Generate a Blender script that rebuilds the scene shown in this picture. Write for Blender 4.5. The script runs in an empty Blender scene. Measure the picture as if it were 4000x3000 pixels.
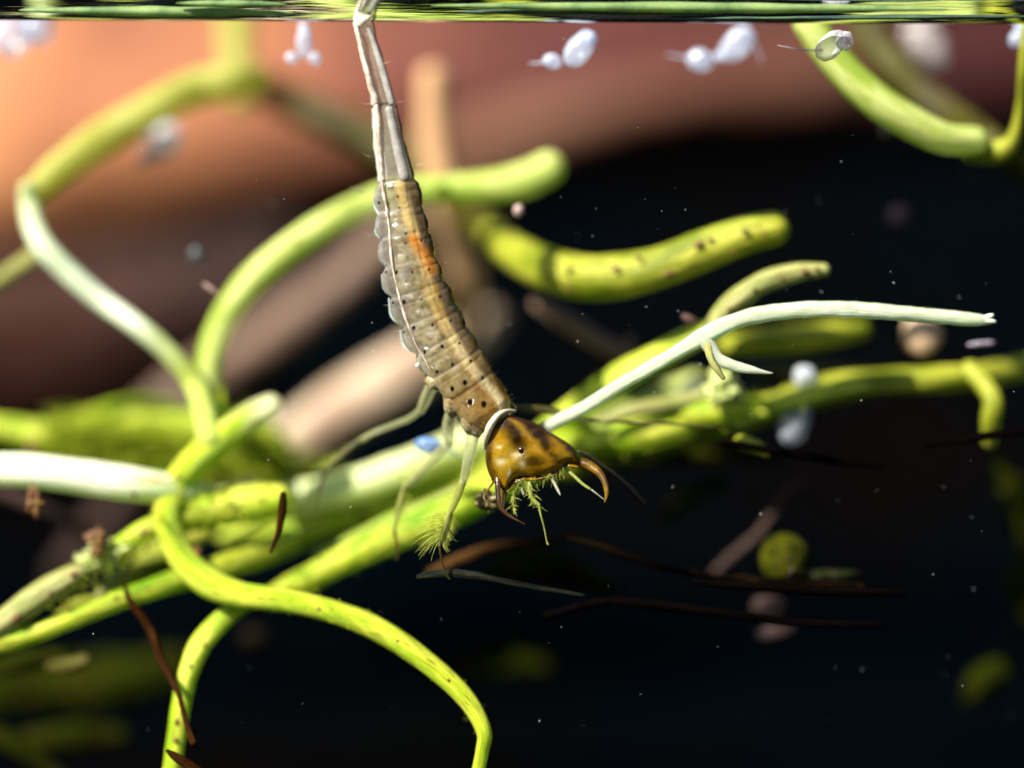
import bpy, math, random
import numpy as np
from mathutils import Vector, noise
random.seed(7); rng = np.random.default_rng(7)
scene = bpy.context.scene

# ------------------------------------------------------------------ camera
D = 10.0            # focus distance; 1 unit = 1000 px of the 4000 px photograph at that distance
ZC = 1.405          # the lens sits level with the water line
cam = bpy.data.cameras.new('camera'); camo = bpy.data.objects.new('camera', cam)
scene.collection.objects.link(camo); scene.camera = camo
camo.location = (0, -D, ZC); camo.rotation_euler = (math.pi/2, 0, 0)
cam.sensor_width = 36; cam.sensor_fit = 'HORIZONTAL'; cam.lens = 90
cam.shift_y = -ZC/4.0
cam.clip_end = 500; cam.clip_start = 0.05
cam.dof.use_dof = True; cam.dof.focus_distance = D - 0.1
cam.dof.aperture_fstop = 0.12

# ------------------------------------------------------------------ world + sun
SUN = Vector((-0.57, -0.50, 0.70)).normalized()
w = bpy.data.worlds.new('World'); scene.world = w; w.use_nodes = True
nt = w.node_tree; bg = nt.nodes['Background']
sky = nt.nodes.new('ShaderNodeTexSky'); sky.sky_type = 'NISHITA'; sky.sun_disc = False
sky.sun_elevation = math.asin(SUN.z); sky.sun_rotation = math.atan2(SUN.x, SUN.y)
nt.links.new(sky.outputs[0], bg.inputs[0]); bg.inputs[1].default_value = 0.05
sl = bpy.data.lights.new('sun', 'SUN'); sl.energy = 5.0; sl.angle = math.radians(0.6); sl.color = (1.0, 0.96, 0.89)
so = bpy.data.objects.new('sun', sl); scene.collection.objects.link(so)
so.rotation_euler = SUN.to_track_quat('Z', 'Y').to_euler()
scene.view_settings.view_transform = 'Standard'; scene.view_settings.look = 'None'
scene.view_settings.exposure = 1.6; scene.view_settings.gamma = 1
scene.render.engine = 'CYCLES'
scene.cycles.use_denoising = True
scene.cycles.max_bounces = 8; scene.cycles.diffuse_bounces = 2; scene.cycles.glossy_bounces = 4
scene.cycles.transparent_max_bounces = 24; scene.cycles.transmission_bounces = 6
scene.cycles.caustics_reflective = False; scene.cycles.caustics_refractive = False
scene.cycles.sample_clamp_indirect = 4

# ------------------------------------------------------------------ placement
VS = 4000/2212.0
def F(px, py, y=0.0):          # photograph pixel (4000 wide) at depth y -> point
    s = (D+y)/D
    return Vector(((px-2000)/1000*s, y, ZC + ((1500-py)/1000 - ZC)*s))
def V(x, y, d=0.0): return F(x*VS, y*VS, d)
def Z2(x, y): return (1350+x*.5426, 700+y*.5426)
def proj(co):                  # numpy: points -> full pixels
    s = (D+co[:, 1])/D
    return 2000+co[:, 0]/s*1000, 1500-((co[:, 2]-ZC)/s+ZC)*1000

# ------------------------------------------------------------------ materials
def newmat(name):
    m = bpy.data.materials.new(name); m.use_nodes = True
    m.node_tree.nodes.clear(); return m, m.node_tree.nodes, m.node_tree.links
def mixc(N, L, a, b, fac):
    n = N.new('ShaderNodeMix'); n.data_type = 'RGBA'
    for i, v in ((6, a), (7, b), (0, fac)):
        if hasattr(v, 'links'): L.new(v, n.inputs[i])
        elif i == 0: n.inputs[i].default_value = v
        else: n.inputs[i].default_value = (*v, 1)
    return n.outputs[2]
def noise_f(N, L, vec, scale, lo, hi, detail=4, rough=.6, dist=0):
    n = N.new('ShaderNodeTexNoise'); n.inputs['Scale'].default_value = scale
    n.inputs['Detail'].default_value = detail; n.inputs['Roughness'].default_value = rough
    n.inputs['Distortion'].default_value = dist
    L.new(vec, n.inputs['Vector'])
    r = N.new('ShaderNodeMapRange'); r.inputs[1].default_value = lo; r.inputs[2].default_value = hi
    L.new(n.outputs[0], r.inputs[0]); return r.outputs[0]
def stretch(N, L, vec, s, off=0.0):
    m = N.new('ShaderNodeMapping'); m.inputs['Scale'].default_value = s
    m.inputs['Location'].default_value = (off, off*1.7, off*.6)
    L.new(vec, m.inputs['Vector']); return m.outputs[0]
_mc = [0]
def stem_mat(name, base, col2, spots=(.16, .07, .015), spot_amt=.35, trans=.4, tcol=None, rough=.5, bump=.25,
             streak=1.0, patch=None, alpha=1.0, ends=None, sss=.55, soft=.55):
    m, N, L = newmat(name); _mc[0] += 1; off = _mc[0]*3.1
    uv = N.new('ShaderNodeTexCoord').outputs['UV']
    st = noise_f(N, L, stretch(N, L, uv, (34, 4.5, 1), off), 1.0, .45, .56, 5, .75)
    c = mixc(N, L, base, col2, st) if streak > 0 else base
    big = noise_f(N, L, stretch(N, L, uv, (3, 2.6, 1), off+9), 1.0, .46, .62, 4)
    c = mixc(N, L, c, patch if patch else tuple(x*.62 for x in base), big)
    if ends:      # another colour towards one or both ends: (v0, v1, colour)
        for v0, v1, ec in ends:
            su = N.new('ShaderNodeSeparateXYZ'); L.new(uv, su.inputs[0])
            wob = N.new('ShaderNodeMath'); wob.operation = 'MULTIPLY_ADD'; L.new(big, wob.inputs[0]); wob.inputs[1].default_value = .12; L.new(su.outputs[1], wob.inputs[2])
            er = N.new('ShaderNodeMapRange'); er.inputs[1].default_value = v0; er.inputs[2].default_value = v1; L.new(wob.outputs[0], er.inputs[0])
            c = mixc(N, L, c, ec, er.outputs[0])
    sp = noise_f(N, L, stretch(N, L, uv, (24, 8, 1), off+4), 1.0, .59, .635, 5, .65)
    sm = N.new('ShaderNodeMath'); sm.operation = 'MULTIPLY'; L.new(sp, sm.inputs[0]); sm.inputs[1].default_value = spot_amt
    c = mixc(N, L, c, spots, sm.outputs[0])
    fine = noise_f(N, L, stretch(N, L, uv, (60, 22, 1), off), 1.0, .2, .8, 4, .7)
    b = N.new('ShaderNodeBump'); b.inputs['Strength'].default_value = bump; b.inputs['Distance'].default_value = .02
    L.new(fine, b.inputs['Height'])
    p = N.new('ShaderNodeBsdfPrincipled'); L.new(c, p.inputs['Base Color']); p.inputs['Roughness'].default_value = rough
    dull = name in ('black_stalk', 'dim_green_stem', 'dark_brown_stalk', 'grey_blade', 'amber_stalk', 'greyish_dead_stem')
    p.inputs['IOR'].default_value = 1.03 if dull else 1.38; p.inputs['Specular IOR Level'].default_value = 0 if dull else .4
    if dull: sss = 0
    L.new(b.outputs[0], p.inputs['Normal'])
    if sss:
        p.inputs['Subsurface Weight'].default_value = sss; p.inputs['Subsurface Scale'].default_value = .045
        p.inputs['Subsurface Radius'].default_value = (.85, 1.0, .25)
    t = N.new('ShaderNodeBsdfTranslucent')
    tc = mixc(N, L, c, tcol if tcol else (base[0]*.55, base[1]*.9, base[2]*.2), .6); L.new(tc, t.inputs[0])
    mx = N.new('ShaderNodeMixShader'); mx.inputs[0].default_value = trans
    L.new(p.outputs[0], mx.inputs[1]); L.new(t.outputs[0], mx.inputs[2])
    out = N.new('ShaderNodeOutputMaterial')
    if soft:      # thin clear rind: edges let the background through
        lw = N.new('ShaderNodeLayerWeight'); lw.inputs[0].default_value = .5
        pw = N.new('ShaderNodeMapRange'); pw.inputs[1].default_value = .45; pw.inputs[2].default_value = 1.0
        pw.inputs[3].default_value = alpha; pw.inputs[4].default_value = alpha*(1-soft); L.new(lw.outputs['Facing'], pw.inputs[0])
        tr = N.new('ShaderNodeBsdfTransparent'); m2 = N.new('ShaderNodeMixShader'); L.new(pw.outputs[0], m2.inputs[0])
        L.new(tr.outputs[0], m2.inputs[1]); L.new(mx.outputs[0], m2.inputs[2]); L.new(m2.outputs[0], out.inputs[0])
    else: L.new(mx.outputs[0], out.inputs[0])
    return m
def plain_mat(name, base, col2=None, rough=.5, scale=6, trans=0.0, alpha=1.0, bump=.2, spec=.5, rim=0.0, coat=0.0, lo=.4, hi=.65):
    m, N, L = newmat(name)
    ob = N.new('ShaderNodeTexCoord').outputs['Object']
    f = noise_f(N, L, ob, scale, lo, hi, 5)
    c = mixc(N, L, base, col2 if col2 else tuple(x*.6 for x in base), f)
    p = N.new('ShaderNodeBsdfPrincipled'); L.new(c, p.inputs['Base Color']); p.inputs['Roughness'].default_value = rough
    p.inputs['Specular IOR Level'].default_value = spec; p.inputs['Coat Weight'].default_value = coat
    p.inputs['Coat Roughness'].default_value = .12
    b = N.new('ShaderNodeBump'); b.inputs['Strength'].default_value = bump; b.inputs['Distance'].default_value = .02
    L.new(noise_f(N, L, ob, scale*6, 0, 1, 3), b.inputs['Height']); L.new(b.outputs[0], p.inputs['Normal'])
    sh = p.outputs[0]
    if trans:
        t = N.new('ShaderNodeBsdfTranslucent'); L.new(c, t.inputs[0])
        mx = N.new('ShaderNodeMixShader'); mx.inputs[0].default_value = trans
        L.new(sh, mx.inputs[1]); L.new(t.outputs[0], mx.inputs[2]); sh = mx.outputs[0]
    if alpha < 1:
        tr = N.new('ShaderNodeBsdfTransparent'); m2 = N.new('ShaderNodeMixShader')
        if rim:
            lw = N.new('ShaderNodeLayerWeight'); lw.inputs[0].default_value = .5
            r = N.new('ShaderNodeMapRange'); r.inputs[1].default_value = 0; r.inputs[2].default_value = 1
            r.inputs[3].default_value = alpha; r.inputs[4].default_value = min(1, alpha+rim)
            L.new(lw.outputs['Facing'], r.inputs[0]); L.new(r.outputs[0], m2.inputs[0])
        else: m2.inputs[0].default_value = alpha
        L.new(tr.outputs[0], m2.inputs[1]); L.new(sh, m2.inputs[2]); sh = m2.outputs[0]
    out = N.new('ShaderNodeOutputMaterial'); L.new(sh, out.inputs[0]); return m
def vcol_mat(name, rough=.25, trans=.3, coat=.6, bump=.25, bscale=40, sss=.03):
    m, N, L = newmat(name)
    a = N.new('ShaderNodeAttribute'); a.attribute_name = 'col'
    ob = N.new('ShaderNodeTexCoord').outputs['Object']
    f = noise_f(N, L, ob, 60, .35, .7, 4)
    c = mixc(N, L, a.outputs['Color'], (.22, .13, .05), 0.0)
    mm = N.new('ShaderNodeMix'); mm.data_type = 'RGBA'; mm.blend_type = 'MULTIPLY'; mm.inputs[0].default_value = .55
    L.new(c, mm.inputs[6])
    gr = mixc(N, L, (1, 1, 1), (.66, .54, .36), f); L.new(gr, mm.inputs[7])
    c = mm.outputs[2]
    p = N.new('ShaderNodeBsdfPrincipled'); L.new(c, p.inputs['Base Color']); p.inputs['Roughness'].default_value = rough
    p.inputs['Subsurface Weight'].default_value = .8; p.inputs['Subsurface Scale'].default_value = sss; p.inputs['Subsurface Radius'].default_value = (1, .7, .35)
    p.inputs['Coat Weight'].default_value = coat; p.inputs['Coat Roughness'].default_value = .09
    b = N.new('ShaderNodeBump'); b.inputs['Strength'].default_value = bump; b.inputs['Distance'].default_value = .02
    L.new(noise_f(N, L, ob, bscale, 0, 1, 4), b.inputs['Height']); L.new(b.outputs[0], p.inputs['Normal'])
    L.new(b.outputs[0], p.inputs['Coat Normal'])
    t = N.new('ShaderNodeBsdfTranslucent'); L.new(c, t.inputs[0])
    mx = N.new('ShaderNodeMixShader'); mx.inputs[0].default_value = trans
    L.new(p.outputs[0], mx.inputs[1]); L.new(t.outputs[0], mx.inputs[2])
    tr = N.new('ShaderNodeBsdfTransparent'); m2 = N.new('ShaderNodeMixShader'); L.new(a.outputs['Alpha'], m2.inputs[0])
    L.new(tr.outputs[0], m2.inputs[1]); L.new(mx.outputs[0], m2.inputs[2])
    out = N.new('ShaderNodeOutputMaterial'); L.new(m2.outputs[0], out.inputs[0]); return m

# ------------------------------------------------------------------ mesh helpers
def link(name, verts, faces, mat, parent=None, uvs=None, cols=None, smooth=True, origin=None):
    verts = np.asarray(verts, float)
    o0 = Vector((0, 0, 0)) if parent is not None else Vector(origin if origin is not None else verts[0])
    if parent is not None:
        o0 = Vector(parent['_o'])
    me = bpy.data.meshes.new(name)
    me.from_pydata((verts-np.array(o0)).tolist(), [], faces)
    if smooth: me.polygons.foreach_set('use_smooth', [True]*len(me.polygons))
    if uvs is not None:
        ul = me.uv_layers.new(name='UVMap'); li = np.empty(len(me.loops), int); me.loops.foreach_get('vertex_index', li)
        if isinstance(uvs, tuple):      # per-loop
            ul.data.foreach_set('uv', np.asarray(uvs[0], float).ravel())
        else: ul.data.foreach_set('uv', np.asarray(uvs, float)[li].ravel())
    if cols is not None:
        ca = me.color_attributes.new('col', 'FLOAT_COLOR', 'POINT'); ca.data.foreach_set('color', np.asarray(cols, float).ravel())
    me.materials.append(mat); me.update()
    o = bpy.data.objects.new(name, me); scene.collection.objects.link(o)
    if parent is not None: o.parent = parent; o['_o'] = list(parent['_o'])
    else: o.location = o0; o['_o'] = list(o0)
    return o
def tag(o, label=None, cat=None, group=None, kind=None):
    for k, v in (('label', label), ('category', cat), ('group', group), ('kind', kind)):
        if v: o[k] = v
    return o
def catmull(pts, step):
    P = [np.array(p, float) for p in pts]
    P = [2*P[0]-P[1]]+P+[2*P[-1]-P[-2]]
    out = []
    for i in range(1, len(P)-2):
        a, b, c, d = P[i-1], P[i], P[i+1], P[i+2]
        n = max(2, int(np.linalg.norm((c-b)[:3])/step))
        for k in range(n):
            t = k/n
            out.append(.5*((2*b)+(-a+c)*t+(2*a-5*b+4*c-d)*t*t+(-a+3*b-3*c+d)*t**3))
    out.append(P[-2]); return np.array(out)
def tube_geo(path, sides=20, cap0=True, cap1=True, lump=.12, seed=0, flat=1.0, lscale=4.0, scallop=None, ridges=0):
    """path: n x 4 (x,y,z,r) -> verts, faces, loop uvs"""
    c = path[:, :3].copy(); r = path[:, 3].copy()
    # rounded caps
    def cap(cc, rr, sgn):
        t = (cc[0]-cc[1]); t /= np.linalg.norm(t)+1e-9
        ang = np.linspace(0.12, 1.0, 6)*math.pi/2
        C = [cc[0]+t*rr[0]*math.cos(a)*.95 for a in ang[:-1]]; R = [rr[0]*math.sin(a) for a in ang[:-1]]
        return np.array(C), np.array(R)
    if cap0:
        C, R = cap(c, r, 1); c = np.vstack([C, c]); r = np.concatenate([R, r])
    if cap1:
        C, R = cap(c[::-1], r[::-1], 1); c = np.vstack([c, C[::-1]]); r = np.concatenate([r, R[::-1]])
    n = len(c)
    T = np.gradient(c, axis=0); T /= (np.linalg.norm(T, axis=1)[:, None]+1e-9)
    arc = np.concatenate([[0], np.cumsum(np.linalg.norm(np.diff(c, axis=0), axis=1))])
    # frame: one axis as near +Y as can be (seam at the back)
    Y = np.array([0, 1, 0.]); N1 = Y-T*(T@Y)[:, None]
    bad = np.linalg.norm(N1, axis=1) < .05
    N1[bad] = np.array([0, 0, 1.]); N1 /= np.linalg.norm(N1, axis=1)[:, None]
    N2 = np.cross(T, N1)
    th = np.linspace(0, 2*math.pi, sides, endpoint=False)
    V_ = np.empty((n, sides, 3))
    for i in range(n):
        rr = np.full(sides, r[i])
        if lump:
            for j, a in enumerate(th):
                p = Vector((math.cos(a)*1.1+seed*7.3, math.sin(a)*1.1+seed, arc[i]*lscale))
                rr[j] *= 1+lump*noise.noise(p)+lump*.6*noise.noise(p*2.7)
        if ridges: rr = rr*(1+.035*np.cos(th*ridges))
        V_[i] = c[i]+np.outer(np.cos(th)*rr*flat, N1[i])+np.outer(np.sin(th)*rr, N2[i])
    verts = V_.reshape(-1, 3); faces = []; uv = []
    mr = float(np.mean(path[:, 3]))
    for i in range(n-1):
        for j in range(sides):
            k = (j+1) % sides
            faces.append((i*sides+j, i*sides+k, (i+1)*sides+k, (i+1)*sides+j))
            u0, u1 = j/sides, (j+1)/sides
            uv += [(u0, arc[i]), (u1, arc[i]), (u1, arc[i+1]), (u0, arc[i+1])]
    verts = np.vstack([verts, c[0], c[-1]]); a = len(verts)-2; b = a+1
    for j in range(sides):
        k = (j+1) % sides
        faces.append((a, k, j)); uv += [(j/sides, 0)]*3
        faces.append((b, (n-1)*sides+j, (n-1)*sides+k)); uv += [(j/sides, arc[-1])]*3
    return verts, faces, (uv,)
_seed = [0]
def tube(name, pts, mat, parent=None, full=False, **kw):
    """pts: (x, y, r, depth) in view pixels (2212 wide) or full pixels"""
    _seed[0] += 1; P = []
    for x, y, r, d in pts:
        p = F(x, y, d) if full else V(x, y, d)
        P.append((*p, r*(1 if full else VS)/1000*(D+d)/D))
    rm = min(p[3] for p in P)
    path = catmull(P, kw.pop('step', max(.012, rm*.45)))
    path[:, 3] = np.maximum(path[:, 3], .0008)
    v, f, uv = tube_geo(path, seed=_seed[0], **kw)
    return link(name, v, f, mat, parent, uvs=uv, origin=P[0][:3])
def join_geo(parts):
    v, f, n = [], [], 0
    for a, b in parts:
        v.append(a); f += [tuple(i+n for i in q) for q in b]; n += len(a)
    return np.vstack(v), f
def hair_geo(p0, p1, bend, r, seg=5):
    """thin tapering three-sided hair"""
    p0 = np.array(p0); p1 = np.array(p1); b = np.array(bend); V_ = []; Fs = []
    t = (p1-p0); t /= np.linalg.norm(t)+1e-9
    n1 = np.cross(t, [0, 1, .1]); n1 /= np.linalg.norm(n1)+1e-9; n2 = np.cross(t, n1)
    for i in range(seg+1):
        s = i/seg; c = p0+(p1-p0)*s+b*4*s*(1-s); rr = r*(1-.85*s)
        for k in range(3):
            a = k*2.094; V_.append(c+n1*math.cos(a)*rr+n2*math.sin(a)*rr)
    for i in range(seg):
        for k in range(3):
            q = (k+1) % 3; Fs.append((i*3+k, i*3+q, i*3+3+q, i*3+3+k))
    return np.array(V_), Fs
def blob(name, c, rad, mat, parent=None, rot=0.0, lump=.08, seg=28, origin=None, taper=0.0):
    """lumpy ellipsoid; c point, rad (rx, ry, rz), rot about Y axis (view)"""
    _seed[0] += 1; V_ = []; Fs = []; rings = seg//2
    for i in range(rings+1):
        ph = math.pi*i/rings
        for j in range(seg):
            th = 2*math.pi*j/seg
            d = Vector((math.sin(ph)*math.cos(th), math.sin(ph)*math.sin(th), math.cos(ph)))
            k = 1+lump*noise.noise(d*1.6+Vector((_seed[0]*3.3, 0, 0)))+lump*.5*noise.noise(d*4+Vector((_seed[0], 5, 0)))
            tp = 1+taper*d.z
            x, y, z = d.x*rad[0]*k*tp, d.y*rad[1]*k*tp, d.z*rad[2]*k
            V_.append((c[0]+x*math.cos(rot)+z*math.sin(rot), c[1]+y, c[2]-x*math.sin(rot)+z*math.cos(rot)))
    for i in range(rings):
        for j in range(seg):
            k = (j+1) % seg; Fs.append((i*seg+j, i*seg+k, (i+1)*seg+k, (i+1)*seg+j))
    return link(name, V_, Fs, mat, parent, origin=origin if origin is not None else c)
def pxr(r, d=0, full=True): return r*(1 if full else VS)/1000*(D+d)/D

# ================================================================== THE SETTING
# pond bed: a bowl of black silt rising to a bank on every side
def bed():
    n, R = 90, 46.0; V_ = []; Fs = []
    for i in range(n+1):
        for j in range(n+1):
            x = (i/n*2-1)*R; y = (j/n*2-1)*R; q = math.hypot(x, y-4)/30
            z = -5.2+6.8*min(1.0, max(0, (q-.42)/.6))**1.4+.35*noise.noise(Vector((x*.35, y*.35, 1)))+.16*noise.noise(Vector((x*1.3, y*1.3, 4)))
            if q > 1.0: z += (q-1)*2
            V_.append((x, y, z))
    for i in range(n):
        for j in range(n):
            a = i*(n+1)+j; Fs.append((a, a+n+1, a+n+2, a+1))
    m, N, L = newmat('black_silt'); ob = N.new('ShaderNodeTexCoord').outputs['Object']
    c = mixc(N, L, (.0002, .0009, .0017), (.0014, .0006, .0004), noise_f(N, L, ob, .30, .46, .66, 4))
    c = mixc(N, L, c, (.0009, .0014, .0006), noise_f(N, L, ob, 1.1, .5, .7, 5))
    p = N.new('ShaderNodeBsdfDiffuse'); L.new(c, p.inputs[0])
    out = N.new('ShaderNodeOutputMaterial'); L.new(p.outputs[0], out.inputs[0])
    o = link('pond_bed', V_, Fs, m, origin=(0, 0, 0)); tag(o, 'black silty pond bottom rising to a dark bank', kind='structure')
bed()
# water surface: flat, and drawn up into a meniscus along the front
ZW = 1.413
def water():
    ys = list(np.linspace(-.36, .10, 60))+[.2, .35, .6, 1, 1.6, 2.4, 3.5, 5, 7, 10, 14, 20, 30, 40]
    xs = np.concatenate([[-40, -25, -15, -9, -5], np.linspace(-3, 3, 120), [5, 9, 15, 25, 40]])
    V_ = []; Fs = []
    for x in xs:
        for y in ys:
            u = max(0, (.08-y)/.28); q = .08-y; z = ZW+(0 if q < 0 else 2.25*q*q if q < .08 else .0144+.36*(q-.08))
            z += (.006*noise.noise(Vector((x*1.1, y*2, 3)))+.0025*noise.noise(Vector((x*4, y*6, 8))))*min(1, max(.15, u*2)) + (-.004*x if abs(x) < 3 else -.012*np.sign(x))*1.0
            V_.append((x, y, z))
    m_ = len(ys)
    for i in range(len(xs)-1):
        for j in range(m_-1):
            a = i*m_+j; Fs.append((a, a+m_, a+m_+1, a+1))
    m, N, L = newmat('water')
    lw = N.new('ShaderNodeLayerWeight'); lw.inputs[0].default_value = .5
    r = N.new('ShaderNodeMapRange'); r.inputs[1].default_value = .56; r.inputs[2].default_value = .63
    L.new(lw.outputs['Facing'], r.inputs[0])
    r.inputs[3].default_value = .03
    g = N.new('ShaderNodeBsdfGlossy'); g.inputs['Roughness'].default_value = .02; g.inputs['Color'].default_value = (.92, .96, .93, 1)
    ob = N.new('ShaderNodeTexCoord').outputs['Object']
    b = N.new('ShaderNodeBump'); b.inputs['Strength'].default_value = .25; b.inputs['Distance'].default_value = .01
    L.new(noise_f(N, L, stretch(N, L, ob, (1.5, 14, 14)), 1.0, 0, 1, 3), b.inputs['Height']); L.new(b.outputs[0], g.inputs['Normal'])
    t = N.new('ShaderNodeBsdfTransparent'); t.inputs[0].default_value = (.97, .99, .98, 1)
    mx = N.new('ShaderNodeMixShader'); L.new(r.outputs[0], mx.inputs[0]); L.new(t.outputs[0], mx.inputs[1]); L.new(g.outputs[0], mx.inputs[2])
    out = N.new('ShaderNodeOutputMaterial'); L.new(mx.outputs[0], out.inputs[0])
    o = link('water_surface', V_, Fs, m, origin=(0, 0, ZW)); tag(o, 'mirror-like underside of the water surface with its meniscus', kind='structure')
water()

# ================================================================== FAR BACKGROUND
def bg_leaf(name, top, bot, d0, mat, bulge, label, cat, curl=1.0, nu=80, nv=40):
    """rolled dead leaf: top/bot are lists of view points along its length, bulging to the camera"""
    tp = catmull([(*V(x, y, d0), 0) for x, y in top], .1); bp = catmull([(*V(x, y, d0), 0) for x, y in bot], .1)
    def samp(p, t):
        q = t*(len(p)-1); i = min(int(q), len(p)-2); return p[i][:3]*(1-(q-i))+p[i+1][:3]*(q-i)
    V_ = []
    for i in range(nu+1):
        a, b = samp(tp, i/nu), samp(bp, i/nu)
        h = np.linalg.norm(b-a)
        for j in range(nv+1):
            s = j/nv; p = a*(1-s)+b*s
            ang = s*math.pi*.92
            p = p+np.array([0, -bulge*h*math.sin(ang)+curl*h*.5*s*s, 0])
            p[1] += .12*noise.noise(Vector((p[0]*.8, p[2]*1.4, 2)))+.05*noise.noise(Vector((p[0]*3, p[2]*5, 2)))
            V_.append(p)
    Fs = []
    for i in range(nu):
        for j in range(nv):
            a = i*(nv+1)+j; Fs.append((a, a+1, a+nv+2, a+nv+1))
    o = link(name, V_, Fs, mat)
    sm = o.modifiers.new('thickness', 'SOLIDIFY'); sm.thickness = .06; sm.offset = 1
    return tag(o, label, cat)
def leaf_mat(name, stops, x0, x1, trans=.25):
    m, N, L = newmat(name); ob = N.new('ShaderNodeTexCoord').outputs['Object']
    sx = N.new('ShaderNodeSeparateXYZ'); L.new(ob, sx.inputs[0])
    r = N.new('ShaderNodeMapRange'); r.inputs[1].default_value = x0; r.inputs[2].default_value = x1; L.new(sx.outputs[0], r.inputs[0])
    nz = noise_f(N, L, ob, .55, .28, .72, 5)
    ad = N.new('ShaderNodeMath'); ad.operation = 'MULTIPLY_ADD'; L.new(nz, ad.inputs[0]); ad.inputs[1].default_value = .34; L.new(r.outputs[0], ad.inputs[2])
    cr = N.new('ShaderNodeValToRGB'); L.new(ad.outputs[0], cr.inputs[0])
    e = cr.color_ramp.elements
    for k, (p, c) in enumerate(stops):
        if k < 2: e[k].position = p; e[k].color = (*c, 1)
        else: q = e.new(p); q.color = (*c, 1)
    p = N.new('ShaderNodeBsdfPrincipled'); L.new(cr.outputs[0], p.inputs[0]); p.inputs['Roughness'].default_value = .7
    p.inputs['Specular IOR Level'].default_value = .2
    t = N.new('ShaderNodeBsdfTranslucent'); L.new(cr.outputs[0], t.inputs[0])
    mx = N.new('ShaderNodeMixShader'); mx.inputs[0].default_value = trans
    L.new(p.outputs[0], mx.inputs[1]); L.new(t.outputs[0], mx.inputs[2])
    out = N.new('ShaderNodeOutputMaterial'); L.new(mx.outputs[0], out.inputs[0]); return m
lm = leaf_mat('dead_orange_leaf', [(.08, (.70, .32, .12)), (.32, (.46, .18, .075)), (.50, (.21, .068, .040)), (.68, (.075, .018, .015)), (1.0, (.035, .006, .006))], 0.0, 14.5)  # orange to maroon leaf tone, with the light's falloff rightward painted in
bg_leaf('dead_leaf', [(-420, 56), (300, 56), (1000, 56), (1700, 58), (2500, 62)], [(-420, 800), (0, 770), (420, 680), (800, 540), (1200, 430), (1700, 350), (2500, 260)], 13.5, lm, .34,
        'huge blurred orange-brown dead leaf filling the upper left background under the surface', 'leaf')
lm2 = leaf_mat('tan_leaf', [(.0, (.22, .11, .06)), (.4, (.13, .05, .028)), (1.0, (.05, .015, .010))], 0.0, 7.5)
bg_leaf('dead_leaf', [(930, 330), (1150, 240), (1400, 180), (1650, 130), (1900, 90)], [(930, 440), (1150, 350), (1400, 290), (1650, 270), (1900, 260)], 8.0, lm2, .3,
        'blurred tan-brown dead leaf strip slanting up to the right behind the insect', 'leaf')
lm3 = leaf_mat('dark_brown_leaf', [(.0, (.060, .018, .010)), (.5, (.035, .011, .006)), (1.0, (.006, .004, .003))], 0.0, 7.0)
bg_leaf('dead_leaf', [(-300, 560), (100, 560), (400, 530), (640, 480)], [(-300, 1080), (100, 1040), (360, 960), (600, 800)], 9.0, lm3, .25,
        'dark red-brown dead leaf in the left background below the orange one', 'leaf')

# ================================================================== STEM MATERIALS
M = {}
M['pale'] = stem_mat('pale_green_stem', (.46, .54, .09), (.76, .78, .30), spot_amt=.45, spots=(.26, .24, .05), patch=(.36, .46, .06), trans=.42, tcol=(.35, .5, .05))
M['arch'] = stem_mat('olive_yellow_stem', (.50, .50, .10), (.60, .60, .18), spot_amt=.1, patch=(.44, .44, .08), trans=.55, tcol=(.5, .48, .06))
M['white'] = stem_mat('bleached_stem', (.84, .86, .70), (.62, .70, .46), spot_amt=.45, spots=(.42, .33, .12), patch=(.68, .78, .52), trans=.3, tcol=(.3, .5, .2), bump=.9)
M['fade'] = stem_mat('fading_stem', (.84, .86, .68), (.66, .74, .46), spot_amt=.3, patch=(.70, .78, .50), trans=.35, tcol=(.3, .5, .15), bump=.5,
                     ends=[(.34, .10, (.44, .50, .20)), (.85, 1.15, (.46, .54, .10))])
M['cream'] = stem_mat('cream_stem', (.85, .84, .68), (.78, .78, .56), spot_amt=.8, patch=(.72, .76, .5), trans=.3, spots=(.40, .12, .05), ends=[(.72, .98, (.55, .66, .30))])
M['curl'] = stem_mat('curl_stem', (.42, .54, .014), (.76, .76, .07), spot_amt=.8, spots=(.20, .11, .01), patch=(.32, .48, .010), trans=.35, tcol=(.18, .42, .0), bump=.6,
                     ends=[(.30, .05, (.78, .74, .46))])
M['creamgreen'] = stem_mat('cream_green_stem', (.80, .82, .48), (.62, .70, .26), spot_amt=.4, spots=(.5, .42, .06), patch=(.66, .74, .34), trans=.4, tcol=(.5, .6, .1))
M['lime'] = stem_mat('lime_green_stem', (.42, .50, .004), (.72, .72, .10), spot_amt=.8, patch=(.17, .33, .001), trans=.4, tcol=(.16, .42, .0))
M['limey'] = stem_mat('yellow_green_stem', (.44, .54, .018), (.80, .78, .12), spot_amt=.85, patch=(.24, .41, .003), trans=.35, tcol=(.18, .42, .0))
M['olive'] = stem_mat('olive_stem', (.23, .26, .007), (.50, .48, .055), spot_amt=.6, spots=(.08, .06, .01), patch=(.15, .19, .004), trans=.35, tcol=(.1, .2, .0))
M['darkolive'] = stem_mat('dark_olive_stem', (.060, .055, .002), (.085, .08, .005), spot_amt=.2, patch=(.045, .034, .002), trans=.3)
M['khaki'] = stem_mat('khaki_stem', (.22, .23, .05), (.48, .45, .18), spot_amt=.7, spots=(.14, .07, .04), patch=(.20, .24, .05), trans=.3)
M['dim'] = stem_mat('dim_green_stem', (.010, .014, .001), (.020, .024, .002), spot_amt=.3, patch=(.005, .007, .001), trans=.25)  # darker copy of the greens, shade of the unlit areas put into the colour
M['pink'] = stem_mat('pinkish_dead_stem', (.20, .12, .085), (.27, .17, .12), spot_amt=.2, patch=(.14, .085, .06), trans=.2)
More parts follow.
